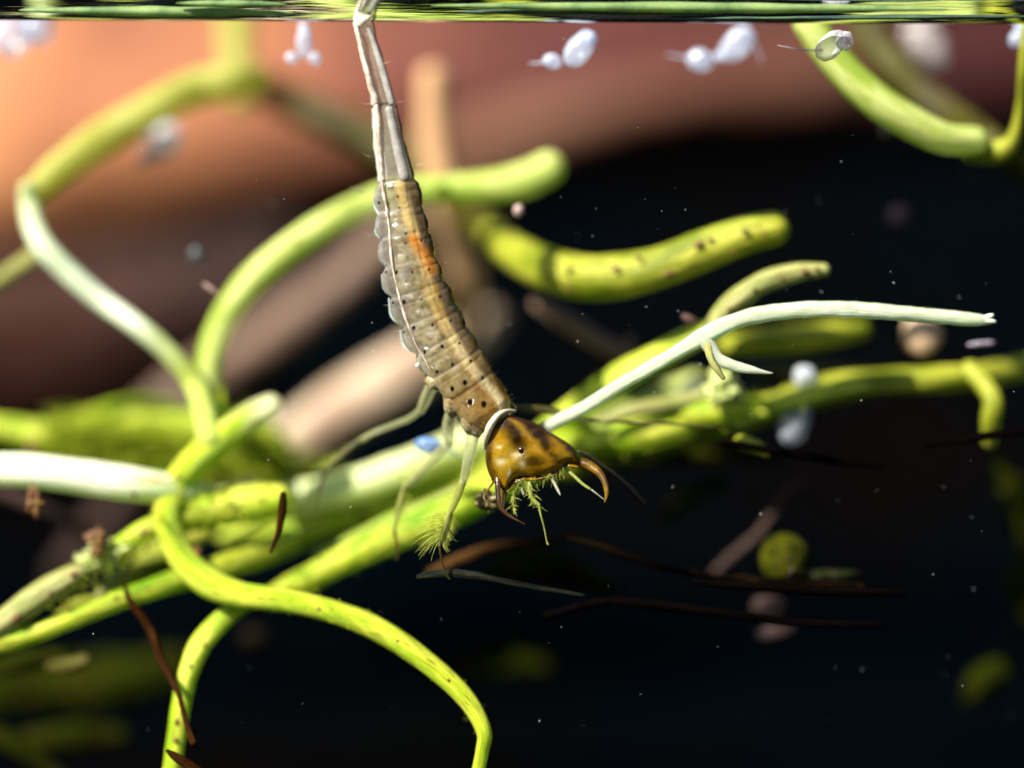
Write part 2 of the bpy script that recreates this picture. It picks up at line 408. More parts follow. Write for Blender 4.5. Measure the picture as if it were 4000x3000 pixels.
M['tanstem'] = stem_mat('tan_dead_stem', (.60, .32, .15), (.70, .45, .25), spot_amt=.3, patch=(.42, .27, .15), trans=.25)
M['creampink'] = stem_mat('cream_dead_stem', (.55, .41, .28), (.62, .48, .35), spot_amt=.2, patch=(.38, .25, .17), trans=.2)
M['greypink'] = stem_mat('greyish_dead_stem', (.045, .030, .025), (.07, .045, .038), spot_amt=.3, patch=(.03, .018, .015), trans=.2)
M['brown'] = stem_mat('dark_brown_stalk', (.014, .004, .001), (.028, .009, .002), spot_amt=.4, patch=(.02, .010, .005), trans=.1)
M['black'] = stem_mat('black_stalk', (.0012, .0008, .0008), (.002, .0012, .001), spot_amt=.0, patch=(.0008, .0006, .0006), trans=.0, rough=.8)
M['amberstalk'] = stem_mat('amber_stalk', (.05, .022, .006), (.11, .055, .02), spot_amt=.3, patch=(.008, .004, .002), trans=.2, ends=[(.18, .42, (.002, .0014, .001))])  # lit tip and black unlit length painted along the stalk
M['blade'] = stem_mat('grey_blade', (.008, .010, .005), (.045, .05, .035), spot_amt=.3, patch=(.003, .005, .004), trans=.1, rough=.3, bump=.6)
G = 'stems of the same pondweed tangle'
def stem(pts, mat, label, name='pondweed_stem', cat='stem', **kw):
    return tag(tube(name, pts, M[mat], **kw), label, cat)

# ---- background dead stalks
stem([(935, 170, 33, 2.1), (938, 260, 34, 2.1), (946, 350, 34, 2.1), (962, 440, 36, 2.1), (985, 520, 36, 2.2), (1003, 600, 35, 2.3), (1008, 680, 30, 2.4), (992, 740, 24, 2.5)], 'tanstem',
     'upright orange-tan dead stalk blurred just right of the larva', 'dead_stalk', 'stalk')
stem([(340, 900, 46, 4), (430, 830, 46, 4), (560, 740, 46, 3.8), (680, 650, 44, 3.7), (790, 560, 40, 3.7), (880, 470, 34, 3.8)], 'pink',
     'wide pinkish-brown dead stalk running up behind the large pale green arc', 'dead_stalk', 'stalk')
stem([(540, 1010, 50, 3.2), (640, 950, 54, 3), (760, 870, 60, 2.9), (880, 800, 62, 2.8), (980, 740, 50, 2.9), (1060, 690, 30, 3.2)], 'creampink',
     'broad cream-tan dead stalk behind the thorax of the larva', 'dead_stalk', 'stalk')
stem([(150, 1240, 36, 4), (230, 1140, 42, 3.8), (300, 1050, 44, 3.6), (360, 960, 40, 3.5), (410, 880, 36, 3.6)], 'greypink',
     'dark pinkish dead stalk sloping behind the left end of the bleached stem', 'dead_stalk', 'stalk')
stem([(-40, 1045, 16, 1.2), (60, 1085, 15, 1.2), (150, 1130, 14, 1.3), (210, 1165, 12, 1.4)], 'greypink',
     'thin greyish dead stalk under the bleached stem at the left edge', 'dead_stalk', 'stalk')
b = stem([(1165, 655, 19, 1.1), (1215, 690, 20, 1.1), (1280, 730, 20, 1.1), (1345, 765, 18, 1.1), (1380, 785, 14, 1.1)], 'pink',
     'pink-brown forked dead twig below the dark green bent stem', 'dead_twig', 'twig')
tube('branch', [(1362, 770, 17, 1.15), (1300, 835, 18, 1.3), (1240, 890, 18, 1.5), (1180, 950, 18, 1.8)], M['greypink'], b)
tube('branch', [(1350, 768, 9, 1.0), (1358, 745, 9, 1.0), (1362, 728, 6, 1.0)], M['pink'], b)

# ---- upper left
s = stem([(508, 50, 34, 2.6), (508, 110, 34, 2.5), (512, 170, 32, 2.4), (516, 215, 24, 2.3)], 'arch', 'short faint yellow vertical stem hanging from the surface above the left arch')
s = stem([(60, 408, 20, .9), (62, 440, 22, .9), (72, 490, 24, .8), (100, 540, 25, .75), (150, 590, 25, .75), (220, 650, 24, .75), (300, 708, 23, .7), (370, 768, 22, .7), (420, 830, 24, .7), (440, 890, 26, .6), (452, 950, 26, .5)], 'fade',
     'white-lit stem slanting down from the left edge to the green knot', lump=.08)
tube('side_branch', [(545, 172, 38, 1.5), (500, 174, 39, 1.4), (430, 188, 39, 1.4), (350, 222, 38, 1.3), (270, 268, 38, 1.3), (190, 320, 36, 1.2), (120, 372, 32, 1.1), (75, 415, 24, 1.0)], M['arch'], s)
tube('side_branch', [(88, 545, 20, .9), (40, 578, 19, 1.0), (-10, 612, 18, 1.1), (-60, 645, 18, 1.1)], M['khaki'], s)
stem([(455, 840, 27, .8), (452, 780, 28, .8), (478, 700, 30, .85), (530, 620, 31, .85), (600, 555, 31, .85), (690, 492, 31, .9), (780, 445, 30, 1.0), (860, 418, 30, 1.0), (950, 408, 30, 1.0), (1050, 402, 33, 1.0), (1130, 388, 38, 1.0), (1185, 362, 36, 1.0)], 'pale',
     'long pale green arc rising from the knot and passing behind the larva', lump=.05)
stem([(545, 175, 32, 2.7), (640, 222, 36, 2.7), (740, 268, 38, 2.6), (840, 320, 38, 2.5), (930, 385, 38, 2.3), (1010, 455, 38, 1.8), (1085, 530, 40, 1.3)], 'darkolive',
     'dark olive stem crossing behind the siphon of the larva')
stem([(1060, 505, 30, 1.3), (1110, 545, 40, 1.0), (1180, 580, 46, .75), (1260, 598, 48, .6), (1350, 594, 47, .5), (1440, 572, 45, .45), (1530, 535, 44, .42), (1610, 508, 42, .4), (1670, 495, 38, .4)], 'olive',
     'thick olive-green sagging stem with a rounded tip in the middle right', lump=.06)
# ---- upper right
stem([(1748, 50, 36, .4), (1785, 105, 37, .4), (1840, 170, 38, .4), (1900, 222, 38, .4), (1970, 266, 37, .42), (2040, 298, 34, .45), (2105, 303, 30, .5)], 'pale',
     'pale green stem curving down from the surface at upper right', lump=.03)
stem([(1870, 70, 36, 1.6), (1930, 140, 38, 1.5), (2010, 215, 38, 1.4), (2090, 275, 36, 1.2), (2150, 315, 34, .9), (2230, 380, 32, 1.2)], 'darkolive',
     'dark olive stem right behind the pale curving one at upper right')
s = stem([(2215, 60, 9, .4), (2208, 150, 9, .4), (2203, 230, 9, .45), (2188, 300, 16, .5), (2150, 328, 26, .55), (2100, 330, 22, .6)], 'olive',
     'thin green stalk along the right edge near the surface', lump=.03)
# ---- right middle: in-focus white stem
s = stem([(1120, 960, 12, .30), (1200, 912, 14, .16), (1260, 882, 15, .08), (1330, 838, 15, .03), (1400, 797, 15, 0), (1470, 757, 16, 0), (1530, 722, 20, 0), (1590, 693, 18, 0), (1660, 677, 18, 0), (1740, 669, 18, 0), (1830, 668, 18, 0), (1930, 675, 17, 0), (2030, 684, 16, .02), (2100, 690, 15, .03), (2134, 692, 10, .03)], 'white',
     'sharp bleached white stem arching to the right above the green ones', lump=.09, lscale=14, sides=28)
tube('side_branch', [(1522, 735, 18, -.01), (1537, 755, 15, -.02), (1552, 775, 13, -.03), (1585, 790, 12, -.04), (1620, 798, 9, -.05), (1645, 803, 5, -.05), (1668, 806, 1.5, -.05)], M['white'], s, lump=.12, lscale=20)
tube('side_branch', [(1528, 745, 10, -.03), (1536, 775, 8, -.05), (1550, 800, 7, -.06), (1562, 816, 5, -.06)], M['khaki'], s, lump=.12, lscale=20)
for (x, y, a) in ((2132, 685, -.35), (2136, 693, 0.1)):
    blob('torn_tip', V(x, y, .02), (pxr(17, 0, False), pxr(7, 0, False), pxr(6, 0, False)), M['white'], s, rot=a, seg=12)
stem([(1538, 720, 22, .35), (1560, 680, 24, .32), (1600, 642, 25, .3), (1660, 606, 24, .3), (1720, 588, 21, .3), (1778, 583, 16, .3)], 'khaki',
     'khaki-green blunt shoot curving up above the sharp white stem')
stem([(1150, 965, 26, .9), (1240, 885, 28, .75), (1330, 822, 28, .7), (1420, 772, 27, .65), (1500, 728, 26, .6), (1560, 700, 18, .5)], 'limey',
     'yellow-green stem directly behind the lower half of the sharp white stem')
stem([(1570, 745, 20, .9), (1640, 742, 27, .8), (1720, 732, 30, .8), (1800, 722, 28, .85), (1860, 712, 20, .9)], 'olive',
     'short olive-green shoot just beneath the sharp white stem')
# ---- right lower row
s = stem([(2300, 788, 26, 1.0), (2200, 797, 26, .9), (2100, 812, 27, .75), (2000, 820, 28, .7), (1900, 826, 29, .7), (1800, 840, 32, .7), (1700, 868, 34, .7), (1600, 905, 36, .75), (1500, 930, 36, .8), (1400, 952, 40, .85), (1290, 975, 42, .9), (1190, 1000, 40, 1.0)], 'olive',
     'long green stem coming in from the right edge below the white one')
tube('side_branch', [(2095, 800, 22, .6), (2125, 830, 22, .55), (2145, 865, 22, .5), (2140, 905, 22, .5), (2137, 950, 17, .55)], M['olive'], s)
stem([(1290, 955, 28, .7), (1370, 940, 36, .65), (1450, 925, 34, .65), (1520, 905, 22, .7)], 'limey',
     'bright yellow-green rounded shoot just right of the larva head')
stem([(1420, 905, 20, .7), (1520, 890, 28, .6), (1600, 880, 26, .6), (1660, 875, 14, .6)], 'lime',
     'short lime shoot behind the horizontal dark leg')
stem([(1590, 918, 10, .6), (1680, 876, 20, .6), (1760, 854, 21, .62), (1850, 836, 16, .66), (1960, 824, 8, .7)], 'limey',
     'yellow-green shoot crossing the grey water flea on the right')
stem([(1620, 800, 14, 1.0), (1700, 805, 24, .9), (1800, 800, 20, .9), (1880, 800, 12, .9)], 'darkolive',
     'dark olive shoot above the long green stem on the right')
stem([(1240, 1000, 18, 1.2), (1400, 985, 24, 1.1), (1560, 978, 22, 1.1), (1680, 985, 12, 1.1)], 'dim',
     'dim olive shoot in a shade-dark colour to the right of the mandibles')
stem([(1600, 955, 16, .3), (1630, 965, 17, .3), (1655, 975, 12, .3)], 'olive', 'small blunt olive-yellow stub right of the lime shoot')
# frayed pale clump
def clump(name, c, n, rad, size, mat, label, cat, kind=None, seed=0, d=0):
    """one ragged lump: a ball pushed in and out by several sizes of noise"""
    k = (D+d)/D*VS/1000; cc = V(c[0], c[1], d); seg = 56; rings = 32; V_ = []; Fs = []
    for i in range(rings+1):
        ph = math.pi*i/rings
        for j in range(seg):
            th = 2*math.pi*j/seg; q = Vector((math.sin(ph)*math.cos(th), math.sin(ph)*math.sin(th), math.cos(ph)))
            o_ = Vector((seed*3.1, 0, 0)); m_ = 1+.9*noise.noise(q*1.7+o_)+.6*noise.noise(q*4+o_)+.4*noise.noise(q*9+o_)
            V_.append((cc.x+q.x*rad[0]*1.5*k*m_, cc.y+q.y*min(rad[0], rad[1])*k*m_, cc.z+q.z*rad[1]*1.5*k*m_))
    for i in range(rings):
        for j in range(seg):
            e = (j+1) % seg; Fs.append((i*seg+j, i*seg+e, (i+1)*seg+e, (i+1)*seg+j))
    return tag(link(name, V_, Fs, mat, origin=tuple(cc)), label, cat, kind=kind)
mm_pale = plain_mat('pale_yellow_debris', (.62, .66, .26), (.40, .48, .10), trans=.4, scale=9)
mm_brown = plain_mat('brown_debris', (.10, .035, .010), (.22, .11, .02), trans=.2, scale=14)
mm_green = plain_mat('green_moss', (.20, .26, .012), (.12, .18, .008), trans=.4, scale=9)
clump('plant_debris', (1562, 835), 130, (20, 24, .12), .035, mm_pale, 'pale yellow frayed plant debris below the side branch of the white stem', 'debris', seed=3, d=.5)
# ---- lower left tangle
stem([(-60, 1012, 33, .5), (60, 1016, 36, .45), (180, 1030, 37, .45), (290, 1046, 36, .45), (380, 1060, 33, .5), (450, 1074, 28, .6)], 'cream',
     'thick bleached cream stem lying flat at the left edge', lump=.04, sides=28)
stem([(380, 1080, 22, .9), (440, 1092, 30, .9), (520, 1090, 34, .95), (620, 1082, 36, .95), (720, 1064, 38, .9), (810, 1035, 38, .9), (900, 1000, 37, .9), (990, 965, 36, .95), (1080, 935, 32, 1.0)], 'creamgreen',
     'pale cream-green stem passing behind the legs of the larva')
M['palegreenw'] = M['cream']
stem([(540, 1205, 26, .9), (640, 1155, 36, .95), (740, 1108, 48, 1.0), (850, 1078, 46, 1.0), (960, 1045, 44, 1.0), (1060, 1005, 38, 1.0), (1150, 975, 36, 1.0), (1240, 955, 30, 1.1)], 'lime',
     'bright lime stem beneath the pale one behind the larva legs')
s = stem([(590, 1292, 26, .6), (660, 1253, 29, .55), (740, 1210, 31, .5), (830, 1168, 32, .5), (920, 1130, 33, .5), (1010, 1088, 34, .55), (1090, 1040, 34, .6), (1180, 985, 34, .7), (1270, 940, 30, .8)], 'lime',
     'lime-yellow stem rising behind the feathered foreleg toward the head')
s = stem([(-60, 1402, 22, .3), (40, 1380, 22, .3), (140, 1343, 22, .32), (250, 1298, 22, .36), (350, 1264, 24, .42), (440, 1238, 27, .5), (540, 1203, 27, .6), (620, 1168, 28, .7)], 'lime',
     'bright lime stem entering low at the left edge and meeting the curl')
s = stem([(-60, 1395, 30, .3), (20, 1335, 30, .3), (90, 1285, 29, .3), (150, 1248, 26, .32), (175, 1235, 20, .35)], 'khaki',
     'striped khaki stem piece ending in broken debris at lower left', ridges=9)
s = stem([(215, 1200, 17, .5), (262, 1178, 22, .45), (320, 1145, 26, .45), (390, 1120, 32, .5), (470, 1100, 38, .55), (540, 1088, 40, .55), (600, 1082, 34, .55)], 'limey',
     'pale yellow-green stem with brown spots behind the vertical curl')
stem([(690, 1205, 14, .75), (780, 1165, 20, .75), (880, 1120, 22, .75), (980, 1080, 22, .8), (1080, 1040, 22, .9)], 'pale', 'thin pale strand wedged between the two lime stems behind the forelegs')
stem([(480, 1160, 12, 1.2), (560, 1130, 26, 1.2), (650, 1105, 30, 1.2), (760, 1085, 20, 1.2)], 'limey', 'short yellow-green shoot filling the gap right of the curl')
stem([(255, 1285, 10, .9), (300, 1225, 24, .9), (370, 1180, 30, .9), (440, 1150, 20, .9)], 'olive', 'olive shoot in the shade left of the curl', lump=.2)
stem([(1300, 905, 10, .55), (1370, 885, 16, .55), (1450, 872, 18, .6), (1530, 850, 12, .6)], 'khaki', 'thin khaki strand under the sharp white stem near the head')
stem([(1180, 985, 20, 1.3), (1290, 935, 34, 1.3), (1400, 880, 36, 1.3), (1500, 830, 26, 1.3)], 'pale', 'pale blurred shoot behind the shoots right of the head')
# the big curl
stem([(585, 880, 28, .6), (545, 900, 31, .6), (490, 940, 33, .55), (430, 988, 33, .5), (385, 1040, 31, .5), (362, 1100, 30, .45), (368, 1160, 28, .4), (400, 1215, 30, .35), (450, 1258, 32, .3), (520, 1285, 28, .25), (600, 1295, 25, .22), (700, 1315, 24, .18), (800, 1352, 25, .14), (880, 1400, 24, .1), (960, 1462, 22, .06), (1015, 1520, 20, .03), (1045, 1580, 17, 0), (1042, 1620, 15, 0), (1030, 1680, 14, 0)], 'curl',
     'long yellow-green S-shaped curling stem from the knot down to the bottom edge', lump=.05, sides=24)
stem([(535, 1298, 20, .4), (480, 1340, 22, .35), (435, 1390, 23, .3), (408, 1450, 22, .25), (392, 1520, 22, .22), (382, 1590, 21, .22), (370, 1680, 20, .22)], 'limey',
     'yellow-green side stem dropping from the curl to the bottom edge')
stem([(450, 950, 30, .75), (462, 905, 28, .7), (470, 850, 18, .8)], 'limey', 'olive node stub joining the arc and the curl')
# mossy greens at left
stem([(-60, 918, 24, 1.3), (40, 932, 28, 1.3), (130, 945, 36, 1.3), (220, 970, 44, 1.35), (310, 1000, 46, 1.4), (400, 1030, 40, 1.5)], 'lime',
     'soft lime stem running in from the left edge above the bleached one', lump=.15)
stem([(180, 915, 26, 1.7), (290, 905, 44, 1.6), (400, 920, 50, 1.5), (500, 945, 50, 1.4), (580, 975, 44, 1.3)], 'lime',
     'fuzzy olive-green shoot blurred above the cream stem', lump=.2)
stem([(480, 1005, 30, 1.3), (540, 985, 38, 1.3), (590, 970, 36, 1.4)], 'limey', 'rounded yellow-green shoot tip under the pale end of the curl', lump=.1)
clump('moss_tuft', (640, 1040), 90, (50, 22, .2), .05, mm_green, 'blurred olive moss tuft left of the hind leg', 'moss', seed=5, d=1.5)
clump('plant_debris', (190, 1215), 60, (16, 12, .06), .022, mm_pale, 'pale crumbly debris on the broken khaki stem', 'debris', seed=8, d=.42)
clump('plant_debris', (235, 1193), 50, (22, 12, .05), .022, mm_pale, 'whitish crumbs beside the brown clot at the stem gap', 'debris', seed=9, d=.4)
clump('brown_clot', (210, 1170), 40, (11, 14, .04), .02, mm_brown, 'dark brown clot sitting on the gap in the broken stem', 'debris', seed=10, d=.35)
clump('brown_clot', (75, 1085), 40, (10, 14, .04), .018, mm_brown, 'brown clot hanging under the cream stem near the left edge', 'debris', seed=11, d=.3)
clump('brown_clot', (70, 980), 34, (7, 14, .04), .02, mm_brown, 'brown clot standing on top of the cream stem at left', 'debris', seed=12, d=.9)
clump('brown_clot', (262, 1225), 34, (7, 16, .04), .018, mm_brown, 'reddish brown clot between khaki and lime stems', 'debris', seed=13, d=.5)
stem([(215, 1290, 14, .5), (240, 1255, 19, .5), (265, 1235, 17, .5)], 'khaki', 'tiny khaki bud above the lime stem at lower left')
stem([(130, 1330, 10, .5), (170, 1305, 15, .5), (205, 1295, 10, .5)], 'olive', 'small olive bud resting on the lime stem at lower left')
fz = plain_mat('algae_fuzz', (.50, .58, .03), (.34, .42, .012), scale=20, trans=.4)
def fuzz(path, n, length, d, seed, label, mat=fz, r=1.6, drop=(0, 1)):
    r_ = random.Random(seed); pts = catmull([(x*VS, y*VS, w*VS, 0) for x, y, w in path], 30); g_ = []
    for k in range(n):
        i = r_.randrange(len(pts)); x, y, w_, _ = pts[i]; a = r_.uniform(0, 6.283); q = r_.random()**.4
        x0, y0 = x+math.cos(a)*w_*q, y+math.sin(a)*w_*q; L_ = length*(.4+r_.random()); a += r_.gauss(0, .6)
        p0, p1 = F(x0, y0, d+r_.gauss(0, .06)), F(x0+math.cos(a)*L_, y0+math.sin(a)*L_, d+r_.gauss(0, .15))
        g_.append(hair_geo(p0, p1, (r_.gauss(0, .01), 0, r_.gauss(0, .01)), r/1000, 4))
    v, f = join_geo(g_); return tag(link('algae_fuzz', v, f, mat, origin=tuple(v[0])), label, 'algae', kind='stuff')
fuzz([(120, 945, 30), (250, 960, 48), (400, 985, 55), (520, 975, 50), (590, 975, 42)], 1500, 80, 1.25, 41, 'feathery green algae over the shoots above the cream stem', r=5)
fuzz([(100, 1290, 24), (250, 1200, 26), (420, 1110, 36), (600, 1085, 36)], 500, 34, .42, 42, 'sparse green algae hairs on the broken khaki and yellow-green stems', r=2.2)
fuzz([(1320, 960, 30), (1480, 925, 30), (1620, 880, 26), (1760, 850, 20)], 260, 40, .7, 43, 'ragged green algae along the shoots right of the head', r=3)
fuzz([(620, 1040, 40), (680, 1030, 40), (700, 1060, 30)], 350, 60, 1.2, 44, 'faint olive algae hairs left of the hind leg', r=4)
fuzz([(560, 1295, 24), (760, 1335, 24), (900, 1415, 22), (1010, 1515, 19), (1044, 1590, 16)], 150, 9, .08, 45, 'very short algae film on the lower bow of the curling stem', r=1.1)
fuzz([(620, 1275, 26), (800, 1185, 32), (1000, 1090, 34)], 260, 26, .5, 46, 'short algae hairs on the lime stem behind the forelegs', r=2)
fk = plain_mat('rusty_fleck', (.14, .045, .008), (.05, .018, .004), scale=30, rough=.7)
def flecks(near, items):
    """small rusty flecks stuck on the stem whose surface passes nearest the first one"""
    for x, y, d, r, rot in items:
        k = (D+d)/D*VS/1000
        blob('rusty_fleck', V(x, y, d), (r*k, .006, r*.55*k), fk, near, rot=rot, lump=.5, seg=16)
def top(label): return next(o for o in scene.objects if o.get('label') == label)
flecks(top('thick bleached cream stem lying flat at the left edge'), [(228, 1043, .385, 10, .1), (290, 1068, .39, 8, .4), (150, 1008, .385, 5, 0), (60, 1024, .385, 4, .2)])
flecks(top('pale yellow-green stem with brown spots behind the vertical curl'), [(312, 1150, .40, 12, -.2), (345, 1128, .42, 6, 0), (510, 1100, .48, 8, -.2), (560, 1078, .48, 6, -.1), (450, 1112, .48, 7, -.3)])
flecks(top('long yellow-green S-shaped curling stem from the knot down to the bottom edge'), [(428, 1190, .33, 11, 1.0), (405, 1235, .31, 7, .8), (385, 1030, .44, 7, .8), (500, 1275, .24, 7, .2), (690, 1316, .14, 6, .2), (860, 1385, .07, 5, .5), (970, 1470, .02, 5, .7)])
flecks(top('yellow-green side stem dropping from the curl to the bottom edge'), [(388, 1520, .18, 6, 1.4), (382, 1560, .18, 8, 1.5), (380, 1600, .18, 7, 1.5), (412, 1440, .2, 6, 1.2), (440, 1392, .25, 5, 1)])
flecks(top('thick olive-green sagging stem with a rounded tip in the middle right'), [(1510, 528, .33, 12, -.4), (1535, 518, .33, 7, -.3), (1445, 590, .36, 11, -.3), (1330, 580, .40, 9, 0), (1380, 556, .38, 8, .1), (1610, 500, .31, 8, -.2), (1650, 505, .31, 6, 0), (1230, 622, .52, 8, .3), (1580, 545, .33, 5, -.3)])
flecks(top('striped khaki stem piece ending in broken debris at lower left'), [(35, 1336, .24, 12, -.7), (110, 1280, .24, 6, -.5), (160, 1240, .27, 9, -.3)])
flecks(top('khaki-green blunt shoot curving up above the sharp white stem'), [(1740, 586, .26, 8, 0), (1765, 580, .26, 6, 0), (1690, 600, .25, 6, -.4), (1630, 625, .25, 5, -.5), (1575, 668, .26, 6, -.8)])
flecks(top('bright lime stem entering low at the left edge and meeting the curl'), [(250, 1290, .32, 6, -.3), (120, 1352, .28, 5, -.3), (320, 1272, .33, 5, -.2)])
flecks(top('bright lime stem beneath the pale one behind the larva legs'), [(782, 1112, .91, 14, 0), (700, 1135, .92, 7, 0)])
flecks(top('long pale green arc rising from the knot and passing behind the larva'), [(545, 605, .80, 10, -1.0), (640, 520, .80, 5, -.6), (500, 690, .80, 6, -1.2), (610, 562, .80, 4, -.8)])
# lower left dim plants
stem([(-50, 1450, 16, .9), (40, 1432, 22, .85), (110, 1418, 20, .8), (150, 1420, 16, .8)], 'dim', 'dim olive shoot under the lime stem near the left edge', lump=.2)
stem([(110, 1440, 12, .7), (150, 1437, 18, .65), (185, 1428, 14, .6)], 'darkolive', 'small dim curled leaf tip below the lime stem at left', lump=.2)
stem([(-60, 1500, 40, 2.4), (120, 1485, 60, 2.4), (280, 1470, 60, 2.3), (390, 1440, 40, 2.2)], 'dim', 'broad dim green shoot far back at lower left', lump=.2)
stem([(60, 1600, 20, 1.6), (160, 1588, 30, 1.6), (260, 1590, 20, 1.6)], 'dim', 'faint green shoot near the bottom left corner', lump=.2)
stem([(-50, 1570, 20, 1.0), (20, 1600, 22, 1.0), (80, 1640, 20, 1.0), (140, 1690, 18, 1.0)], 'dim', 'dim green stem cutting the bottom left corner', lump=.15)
# brown thin stalks
stem([(268, 1262, 4, .30), (283, 1300, 8, .28), (325, 1362, 9, .26), (350, 1428, 9, .22), (386, 1500, 6, .12), (402, 1560, 6, .06), (418, 1604, 8, 0)], 'brown',
     'dark brown pointed stalk crossing the lime stem at lower left', 'dead_stalk', 'stalk', lump=.12, lscale=9)
stem([(362, 1622, 4, 0), (378, 1634, 9, 0), (410, 1655, 11, 0), (450, 1680, 9, 0)], 'brown', 'short dark thorn-like scrap at the foot of the side stem', 'dead_scrap', 'debris')
stem([(612, 1068, 7, .1), (610, 1100, 10, .1), (604, 1140, 7, .1), (594, 1170, 5, .1), (584, 1192, 3, .1)], 'brown',
     'brown hooked fibre hanging in front of the pale stems', 'dead_fibre', 'fibre', lump=.15, lscale=10)
# lower centre / right dark things
stem([(903, 1246, 4, 0), (930, 1240, 8, 0), (980, 1239, 10, 0), (1040, 1246, 8, 0), (1110, 1260, 6, .03), (1200, 1276, 4, .06), (1260, 1286, 2, .1)], 'blade',
     'grey-silver dead blade lying under the front foot of the larva', 'grass_blade', 'blade', flat=.4, lump=.1, lscale=14)
stem([(1228, 1160, 6, .2), (1290, 1178, 8, .2), (1350, 1200, 8, .22), (1440, 1228, 7, .3), (1560, 1247, 7, .35), (1700, 1258, 8, .3), (1860, 1266, 9, .3)], 'amberstalk',
     'amber thin stalk sloping right below the mandibles', 'dead_stalk', 'stalk')
stem([(930, 1235, 10, .5), (1000, 1205, 12, .5), (1060, 1185, 12, .5), (1140, 1172, 8, .6), (1230, 1160, 6, .7)], 'amberstalk',
     'dim amber stalk behind the front foot of the larva', 'dead_stalk', 'stalk')
stem([(1180, 1330, 8, .2), (1300, 1300, 9, .15), (1400, 1305, 10, .1), (1560, 1325, 10, .1), (1730, 1345, 9, .1), (1900, 1350, 8, .1)], 'black',
     'black stalk crossing the pinkish bubble at lower right', 'dead_stalk', 'stalk')
stem([(1500, 1258, 7, .1), (1640, 1268, 10, .1), (1780, 1277, 10, .1), (1950, 1280, 8, .1)], 'black', 'black stalk right under the green ball', 'dead_stalk', 'stalk')
stem([(1560, 955, 7, .2), (1680, 975, 9, .2), (1800, 995, 9, .25), (1900, 1005, 8, .3)], 'black', 'black stalk right of the olive stub', 'dead_stalk', 'stalk')
stem([(2000, 960, 6, .2), (2090, 948, 9, .2), (2180, 935, 9, .2), (2260, 925, 9, .2)], 'black', 'black stalk cutting across the down-turned branch at right', 'dead_stalk', 'stalk')
stem([(1545, 1235, 8, .9), (1590, 1195, 11, .9), (1640, 1150, 9, .9), (1700, 1070, 13, .9), (1740, 1040, 10, .9)], 'greypink', 'thin dusky stalk left of the green ball', 'dead_stalk', 'stalk')
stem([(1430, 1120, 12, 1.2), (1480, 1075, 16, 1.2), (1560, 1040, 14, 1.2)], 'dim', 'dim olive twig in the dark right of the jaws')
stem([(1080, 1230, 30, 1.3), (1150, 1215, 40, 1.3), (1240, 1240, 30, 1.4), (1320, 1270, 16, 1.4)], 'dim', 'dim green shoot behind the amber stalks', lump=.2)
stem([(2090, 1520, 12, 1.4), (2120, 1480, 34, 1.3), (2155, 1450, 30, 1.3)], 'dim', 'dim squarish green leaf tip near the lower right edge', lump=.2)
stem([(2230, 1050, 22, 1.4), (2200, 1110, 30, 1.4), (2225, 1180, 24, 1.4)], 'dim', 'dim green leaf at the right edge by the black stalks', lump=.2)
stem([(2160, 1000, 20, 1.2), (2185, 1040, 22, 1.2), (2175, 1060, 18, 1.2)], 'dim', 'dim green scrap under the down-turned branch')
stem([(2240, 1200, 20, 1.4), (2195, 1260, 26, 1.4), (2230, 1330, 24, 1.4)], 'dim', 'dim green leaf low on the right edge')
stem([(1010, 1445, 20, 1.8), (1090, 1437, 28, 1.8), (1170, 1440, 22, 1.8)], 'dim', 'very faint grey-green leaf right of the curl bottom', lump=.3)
# green ball
bm_ = stem_mat('green_ball', (.11, .14, .006), (.15, .18, .012), spot_amt=0)
gb = plain_mat('green_ball_skin', (.036, .037, .001), (.009, .013, .0008), scale=16, bump=.6, rough=.9, spec=.03)
o = blob('alga_ball', V(1695, 1208, .45), (.105, .1, .105), gb, lump=.05); tag(o, 'round olive-green ball with dark specks in the dark lower right', 'algae')
blob('bump', V(1795, 1240, .42), (.10, .04, .014), plain_mat('dull_bump', (.012, .014, .001), spec=.1), o, lump=.5)
dk = plain_mat('dark_specks', (.03, .012, .003), rough=.8)
r_ = random.Random(4)
blob('dark_spot', Vector(V(1706, 1220, .45))+Vector((0, -.1, 0)), (.012, .006, .012), dk, o, seg=10)
for k in range(12):
    a, q = r_.random()*6.28, r_.random()**.5*.8
    px, pz = math.cos(a)*q*.105, math.sin(a)*q*.105
    blob('dark_spot', Vector(V(1695, 1208, .45))+Vector((px, -.1*math.sqrt(max(0, 1-q*q)), pz)), (.005, .003, .005), dk, o, seg=8)

# ================================================================== FLOATING LEAVES at the surface
fl = plain_mat('floating_leaf_green', (.34, .46, .16), (.14, .24, .08), trans=.5, scale=5)
fd = plain_mat('floating_leaf_dark', (.018, .04, .035), (.06, .11, .045), trans=.1, scale=4)
def floating(name, x0, x1, yv, d, thick, mat, label, tilt=0.0, curve=0.0):
    """thin lens-shaped blade seen edge-on"""
    n, m_ = 60, 12; V_ = []; Fs = []; w_ = (x1-x0)
    for i in range(n+1):
        s = i/n; hw = math.sin(math.pi*min(1, max(0, s)))**.6
        for j in range(m_):
            a = 2*math.pi*j/m_
            p = V(x0+w_*s, yv+tilt*(s-.5)+curve*(s-.5)**2, d)
            V_.append((p.x, p.y+math.cos(a)*hw*.022, p.z+math.sin(a)*max(.0006, hw)*thick+.004*noise.noise(Vector((s*9, a, x0)))))
    for i in range(n):
        for j in range(m_):
            k = (j+1) % m_; Fs.append((i*m_+j, i*m_+k, (i+1)*m_+k, (i+1)*m_+j))
    return tag(link(name, V_, Fs, mat), label, 'floating leaf', 'leaves floating at the surface')
floating('floating_leaf', 40, 640, 25, -.20, .020, fl, 'pale green floating leaf edge-on at the upper left corner', tilt=6)
floating('floating_leaf', 180, 600, 33, -.17, .012, fd, 'blackish green floating leaf edge under the pale one at top left', tilt=4)
